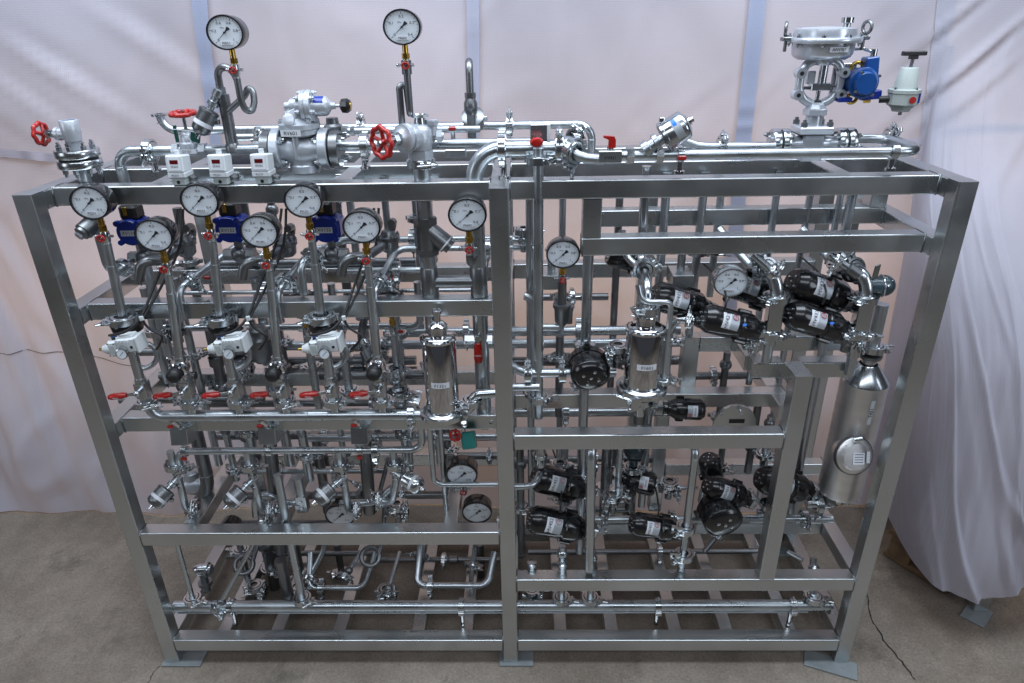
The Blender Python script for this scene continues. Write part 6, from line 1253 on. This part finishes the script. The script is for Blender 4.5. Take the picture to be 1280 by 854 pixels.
# ---------------------------------------------------------------- denser pipework in the bays; generic dark pipes added for a darker interior
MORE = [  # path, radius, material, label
 ([(0.214, 0.300, 0.326), (0.194, 0.300, 0.017)], .012, 'dull_shaded_steel', 'thin upright pipe low in the left bay behind the left siphon coil'),
 ([(0.275, 0.360, 0.273), (0.271, 0.360, -0.032)], .021, 'dull_shaded_steel', 'thick dark upright pipe low behind the header, left of two'),
 ([(0.395, 0.340, 0.290), (0.387, 0.340, 0.006)], .021, 'dull_shaded_steel', 'thick dark upright pipe low behind the header, right of two'),
 ([(0.239, 0.400, 0.141), (0.687, 0.400, 0.148)], .011, 'dull_shaded_steel', 'low level pipe behind the two dark upright pipes'),
 ([(0.694, 0.360, 0.144), (1.180, 0.360, 0.150)], .011, 'dull_shaded_steel', 'low level pipe behind the right U pipe'),
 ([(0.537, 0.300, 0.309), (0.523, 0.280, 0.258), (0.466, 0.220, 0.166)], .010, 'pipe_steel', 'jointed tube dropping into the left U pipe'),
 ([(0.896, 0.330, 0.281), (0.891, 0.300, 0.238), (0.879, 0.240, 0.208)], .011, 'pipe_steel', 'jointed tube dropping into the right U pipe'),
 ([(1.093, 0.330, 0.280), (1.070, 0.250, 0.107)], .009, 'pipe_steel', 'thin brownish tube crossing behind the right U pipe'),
 ([(0.984, 0.380, 0.304), (1.229, 0.380, 0.310)], .012, 'dull_shaded_steel', 'level pipe behind the low pair of gauges'),
 ([(0.224, 0.300, 0.375), (0.582, 0.300, 0.384)], .013, 'dull_shaded_steel', 'level pipe just above the low left rail'),
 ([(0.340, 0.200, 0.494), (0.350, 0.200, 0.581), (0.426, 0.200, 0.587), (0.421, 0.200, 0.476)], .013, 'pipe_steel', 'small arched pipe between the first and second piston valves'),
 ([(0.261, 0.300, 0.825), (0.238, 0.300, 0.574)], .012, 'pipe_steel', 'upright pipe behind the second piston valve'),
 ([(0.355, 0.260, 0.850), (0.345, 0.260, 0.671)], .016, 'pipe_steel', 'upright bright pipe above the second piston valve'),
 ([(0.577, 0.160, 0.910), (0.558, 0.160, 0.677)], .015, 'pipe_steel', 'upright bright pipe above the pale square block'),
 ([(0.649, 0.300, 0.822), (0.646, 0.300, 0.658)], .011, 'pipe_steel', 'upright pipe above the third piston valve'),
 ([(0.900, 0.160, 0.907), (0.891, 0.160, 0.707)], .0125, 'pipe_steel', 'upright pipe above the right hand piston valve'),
 ([(0.760, 0.300, 0.674), (0.679, 0.200, 0.510)], .008, 'dull_shaded_steel', 'thin slanting rod between the third and fourth piston valves'),
 ([(0.795, 0.340, 0.639), (0.746, 0.240, 0.477)], .008, 'dull_shaded_steel', 'second thin slanting rod beside the fourth piston valve'),
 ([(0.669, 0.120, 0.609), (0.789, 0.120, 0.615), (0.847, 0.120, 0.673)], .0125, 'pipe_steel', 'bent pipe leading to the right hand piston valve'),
 ([(0.139, 0.340, 1.188), (0.137, 0.340, 0.945)], .013, 'dull_shaded_steel', 'upright dull pipe between the first and second gauge columns'),
 ([(0.252, 0.360, 1.178), (0.238, 0.360, 0.870)], .018, 'dull_shaded_steel', 'thick upright dull pipe behind the third regulator nozzle'),
 ([(0.476, 0.380, 1.167), (0.454, 0.380, 0.856)], .014, 'dull_shaded_steel', 'upright dull pipe right of the fourth gauge column'),
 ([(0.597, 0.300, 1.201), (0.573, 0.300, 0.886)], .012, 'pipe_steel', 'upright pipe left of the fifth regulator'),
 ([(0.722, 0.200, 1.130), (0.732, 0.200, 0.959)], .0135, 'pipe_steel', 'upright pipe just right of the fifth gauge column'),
 ([(0.780, 0.280, 1.202), (0.770, 0.240, 1.151), (0.803, 0.200, 1.101)], .0125, 'dull_shaded_steel', 'crooked pipe behind the fifth and sixth columns'),
 ([(0.085, 0.280, 1.009), (0.204, 0.280, 1.008)], .013, 'dull_shaded_steel', 'short level pipe left of the second gauge column'),
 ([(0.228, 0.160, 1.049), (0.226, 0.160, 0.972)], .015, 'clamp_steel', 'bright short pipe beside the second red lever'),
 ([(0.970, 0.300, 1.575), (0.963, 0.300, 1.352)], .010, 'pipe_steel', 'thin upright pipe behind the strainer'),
 ([(0.990, 0.400, 1.147), (0.966, 0.400, 0.774)], .014, 'dull_shaded_steel', 'dull upright pipe behind the tall filter'),
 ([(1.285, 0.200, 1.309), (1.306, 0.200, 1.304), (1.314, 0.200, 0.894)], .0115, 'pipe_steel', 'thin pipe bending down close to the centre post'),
 ([(1.389, 0.280, 1.140), (1.401, 0.280, 0.844)], .0115, 'dull_shaded_steel', 'upright dull pipe left of the round actuator'),
 ([(1.265, 0.250, 0.738), (1.266, 0.250, 0.282)], .013, 'dull_shaded_steel', 'dark upright pipe hugging the centre post in the lower right bay'),
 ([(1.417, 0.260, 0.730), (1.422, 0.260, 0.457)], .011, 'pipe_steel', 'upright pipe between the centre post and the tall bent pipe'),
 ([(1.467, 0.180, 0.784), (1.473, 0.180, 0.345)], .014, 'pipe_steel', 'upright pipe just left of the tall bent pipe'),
 ([(1.550, 0.220, 0.756), (1.560, 0.220, 0.454)], .017, 'dull_shaded_steel', 'thick upright pipe right of the tall bent pipe'),
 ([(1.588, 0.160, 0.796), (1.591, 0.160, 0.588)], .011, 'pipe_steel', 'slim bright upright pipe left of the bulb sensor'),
 ([(1.591, 0.300, 0.701), (1.598, 0.300, 0.423)], .010, 'dull_shaded_steel', 'slim dull upright pipe behind the bright one'),
 ([(1.289, 0.400, 0.145), (2.229, 0.400, 0.141)], .011, 'dull_shaded_steel', 'long level pipe low behind the right bay'),
 ([(1.291, 0.340, 0.403), (1.675, 0.340, 0.405)], .012, 'dull_shaded_steel', 'level pipe behind the lower actuator pair'),
 ([(1.955, 0.300, 0.698), (1.971, 0.300, 0.421)], .011, 'dull_shaded_steel', 'upright dull pipe behind the upright actuator'),
 ([(2.045, 0.280, 0.900), (2.064, 0.280, 0.612)], .013, 'dull_shaded_steel', 'brownish upright pipe right of the round sensor plate'),
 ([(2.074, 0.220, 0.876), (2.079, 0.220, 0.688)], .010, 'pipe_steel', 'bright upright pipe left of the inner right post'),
 ([(1.947, 0.300, 0.234), (2.147, 0.450, 0.405)], .010, 'dull_shaded_steel', 'slanting pipe behind the lower round actuator'),
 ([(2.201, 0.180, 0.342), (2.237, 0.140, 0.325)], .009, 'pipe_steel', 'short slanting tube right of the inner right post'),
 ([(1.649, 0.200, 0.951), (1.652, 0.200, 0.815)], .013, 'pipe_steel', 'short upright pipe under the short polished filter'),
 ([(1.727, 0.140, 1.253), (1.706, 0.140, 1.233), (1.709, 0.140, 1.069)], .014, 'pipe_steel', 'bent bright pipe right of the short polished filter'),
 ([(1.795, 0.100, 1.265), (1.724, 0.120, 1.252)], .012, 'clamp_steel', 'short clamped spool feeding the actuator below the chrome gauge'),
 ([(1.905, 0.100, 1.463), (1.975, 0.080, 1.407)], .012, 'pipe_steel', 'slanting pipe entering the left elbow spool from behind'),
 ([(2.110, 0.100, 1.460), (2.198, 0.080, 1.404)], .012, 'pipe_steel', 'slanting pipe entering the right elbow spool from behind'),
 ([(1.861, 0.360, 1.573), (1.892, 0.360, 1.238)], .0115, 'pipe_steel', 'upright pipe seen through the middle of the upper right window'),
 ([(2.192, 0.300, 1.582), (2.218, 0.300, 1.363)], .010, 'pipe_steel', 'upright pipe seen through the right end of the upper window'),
 ([(-0.010, 0.360, 1.058), (0.411, 0.360, 1.060)], .014, 'dull_shaded_steel', 'level dull pipe behind the first and second regulators'),
 ([(0.378, 0.420, 0.987), (0.908, 0.420, 0.988)], .016, 'dull_shaded_steel', 'level dull pipe behind the fourth to sixth gauge columns'),
 ([(0.129, 0.400, 0.831), (0.899, 0.400, 0.831)], .013, 'dull_shaded_steel', 'level dull pipe low behind the red levers'),
 ([(0.292, 0.400, 1.352), (0.939, 0.400, 1.349)], .014, 'dull_shaded_steel', 'level dull pipe behind the hooked elbows'),
 ([(0.438, 0.400, 1.583), (0.392, 0.400, 1.211)], .016, 'dull_shaded_steel', 'upright dull pipe behind the fourth gauge'),
 ([(0.518, 0.420, 1.577), (0.474, 0.420, 1.202)], .012, 'dull_shaded_steel', 'upright dull pipe between the fourth and fifth gauges'),
 ([(0.717, 0.420, 1.574), (0.684, 0.420, 1.200)], .016, 'dull_shaded_steel', 'upright dull pipe left of the sixth gauge'),
 ([(0.229, 0.400, 1.536), (0.184, 0.400, 1.214)], .014, 'dull_shaded_steel', 'upright dull pipe under the third gauge'),
 ([(0.866, 0.420, 1.140), (0.842, 0.420, 0.763)], .016, 'dull_shaded_steel', 'upright dull pipe left of the tall filter'),
 ([(0.541, 0.400, 0.710), (0.504, 0.400, 0.347)], .018, 'dull_shaded_steel', 'thick dark upright pipe behind the third piston valve'),
 ([(0.159, 0.400, 0.696), (0.888, 0.400, 0.697)], .015, 'dull_shaded_steel', 'level dark pipe behind the drain header'),
 ([(0.134, 0.400, 0.426), (0.989, 0.400, 0.428)], .015, 'dull_shaded_steel', 'level dark pipe low behind the piston valves'),
 ([(1.012, 0.360, 0.765), (0.996, 0.360, 0.377)], .015, 'dull_shaded_steel', 'dark upright pipe behind the upper low gauge'),
 ([(0.542, 0.420, 0.171), (0.517, 0.420, -0.107)], .014, 'dull_shaded_steel', 'dark upright pipe low between the two U pipes'),
 ([(1.099, 0.420, 0.169), (1.095, 0.420, -0.108)], .016, 'dull_shaded_steel', 'dark upright pipe low behind the right U pipe'),
 ([(0.049, 0.460, -0.056), (1.172, 0.460, -0.047)], .014, 'dull_shaded_steel', 'long dark level pipe lowest behind the left bay'),
 ([(1.297, 0.420, 1.216), (1.561, 0.420, 1.213)], .012, 'dull_shaded_steel', 'level pipe behind the gauge right of the centre post'),
 ([(1.241, 0.400, 0.989), (1.840, 0.400, 0.989)], .016, 'dull_shaded_steel', 'level pipe behind the round black actuator'),
 ([(1.835, 0.360, 0.949), (2.170, 0.360, 0.946)], .013, 'dull_shaded_steel', 'level pipe behind the right middle sub frame'),
 ([(1.743, 0.360, 0.727), (2.204, 0.360, 0.723)], .013, 'dull_shaded_steel', 'level pipe right behind the right middle rail'),
 ([(1.939, 0.340, 1.048), (1.961, 0.340, 0.738)], .012, 'dull_shaded_steel', 'upright pipe inside the right middle sub frame'),
 ([(1.659, 0.340, 0.673), (1.672, 0.340, 0.353)], .013, 'dull_shaded_steel', 'upright pipe behind the bulb sensor'),
 ([(1.234, 0.380, 0.597), (1.785, 0.380, 0.597)], .014, 'dull_shaded_steel', 'level pipe behind the upper lower actuators'),
 ([(1.007, 0.340, 0.644), (1.193, 0.340, 0.646)], .013, 'dull_shaded_steel', 'short level pipe behind the teal coil'),
 ([(-0.085, 0.300, 0.907), (0.406, 0.300, 0.909)], .013, 'dull_shaded_steel', 'level pipe behind the left red levers'),
 ([(0.593, 0.340, 0.972), (0.945, 0.340, 0.974)], .014, 'dull_shaded_steel', 'level pipe behind the fifth and sixth gauge columns'),
 ([(1.566, 0.420, 1.563), (1.600, 0.420, 0.823)], .012, 'dull_shaded_steel', 'far upright pipe behind the short polished filter'),
]
for k, (pts, r, mt, lb) in enumerate(MORE):
    pp = [V(q) for q in pts]
    if len(pp) == 2 and abs(pp[0].x-pp[1].x) < .05 and abs(pp[0].y-pp[1].y) < .02: pp[1].x = pp[0].x = (pp[0].x+pp[1].x)/2
    if len(pp) == 2 and abs(pp[0].z-pp[1].z) < .02: pp[1].z = pp[0].z
    t = T('process_pipe', lb, 'pipe', pp[-1], 'pipes packed inside the skid')
    M().tube(pp, r, .035, 12).put('pipe', mt, t)
    d = pp[-1]-pp[-2]; f = (.25, .55, .8)[k % 3]; q = pp[-2]+d*f
    if d.length > .06:
        clamp(t, q, d, r, (1, -.5, -.3) if k % 2 else (-1, -.4, .4), .014)
        if k % 4 == 0: q2 = pp[-2]+d*(.9-f*.5); M().lathe(q2-d.normalized()*.02, d, [(0, r), (.004, r*1.5), (.036, r*1.5), (.040, r)], 14).put('coupling', 'dull_shaded_steel', t)
        if k % 5 == 1: q2 = pp[-2]+d*(.15 if f > .3 else .6); M().ball(q2, r*1.7).put('ball_joint', 'dull_shaded_steel', t)
FIT = [((0.213, 0.220, 1.194), 'dark clamped fitting behind the first red capped hose'), ((0.392, 0.200, 1.072), 'clamped fitting under the third regulator'), ((0.277, 0.200, 0.139), 'clamped fitting standing behind the header near the left U pipe'), ((0.431, 0.200, 0.131), 'clamped fitting behind the thick drop pipe at the header'),
       ((0.775, 0.150, 0.169), 'clamped fitting behind the header in the middle of the left bay'), ((1.302, 0.120, 0.199), 'clamped fitting beside the foot of the centre post'), ((1.569, 0.120, 0.610), 'clamped cross fitting right of the tall bent pipe'), ((1.399, 0.200, 0.674), 'clamped fitting behind the upper lower actuator'),
       ((1.773, 0.220, 0.584), 'small clamped fitting right of the bulb sensor'), ((1.943, 0.080, 1.215), 'clamped fitting under the left elbow spool'), ((2.198, 0.080, 1.212), 'clamped fitting under the right elbow spool'), ((1.286, 0.280, 1.456), 'clamped joint on the pipe beside the centre post, upper'), ((1.553, 0.080, 1.168), 'clamped fitting hanging left of the short polished filter'),
       ((2.080, 0.120, 0.568), 'clamped fitting behind the inner right post'), ((0.852, 0.140, 0.558), 'clamped fitting at the foot of the right hand piston valve'), ((0.441, 0.140, 0.560), 'clamped fitting between the second piston valve and the square block')]
for k, (q, lb) in enumerate(FIT):
    q = V(q); t = T('clamped_fitting', lb, 'fitting', q-Z_*.03); M().ball(q, .021).cyl(q-Z_*.035, q+Z_*.035, .012).cyl(q-X_*.034, q+X_*.034, .011).put('tee_body', 'clamp_steel' if k % 2 else 'dull_shaded_steel', t)
    clamp(t, q+Z_*.028, Z_, .012, (1, -.6, 0) if k % 2 else (-1, -.7, 0)); clamp(t, q+X_*.026*(1 if k % 3 else -1), X_, .011, (0, -1, .3)); bolts(t, q-Y_*.017, -Y_, .008, 3, .003, .008)
for k, (q, d, L, lb) in enumerate((((0.506, 0.170, 1.016), (1, -.1, -.5), .04, ''),)): pass
# thin black air hoses at the actuators
for k, (a, b_, lb) in enumerate((((1.833, 0.050, 1.320), (1.832, 0.300, 1.367), 'thin black air line rising from the actuator below the chrome gauge'), ((2.097, 0.050, 1.336), (2.118, 0.300, 1.389), 'thin black air line rising from the right upper actuators'), ((1.392, 0.040, 0.637), (1.376, 0.300, 0.703), 'thin black air line rising from the lower actuator pair'), ((1.701, 0.040, 0.620), (1.684, 0.300, 0.634), 'thin black air line rising from the stickered lower actuator'))):
    a, b_ = V(a), V(b_); o = M().tube([a, a+V((0, -.02, .03)), a.lerp(b_, .5)+V((.02, -.02, .02)), b_], .003, .03, 8).put('air_line', 'black_rubber'); tag(o, lb, 'hose', 'thin black air lines')

flush_text()
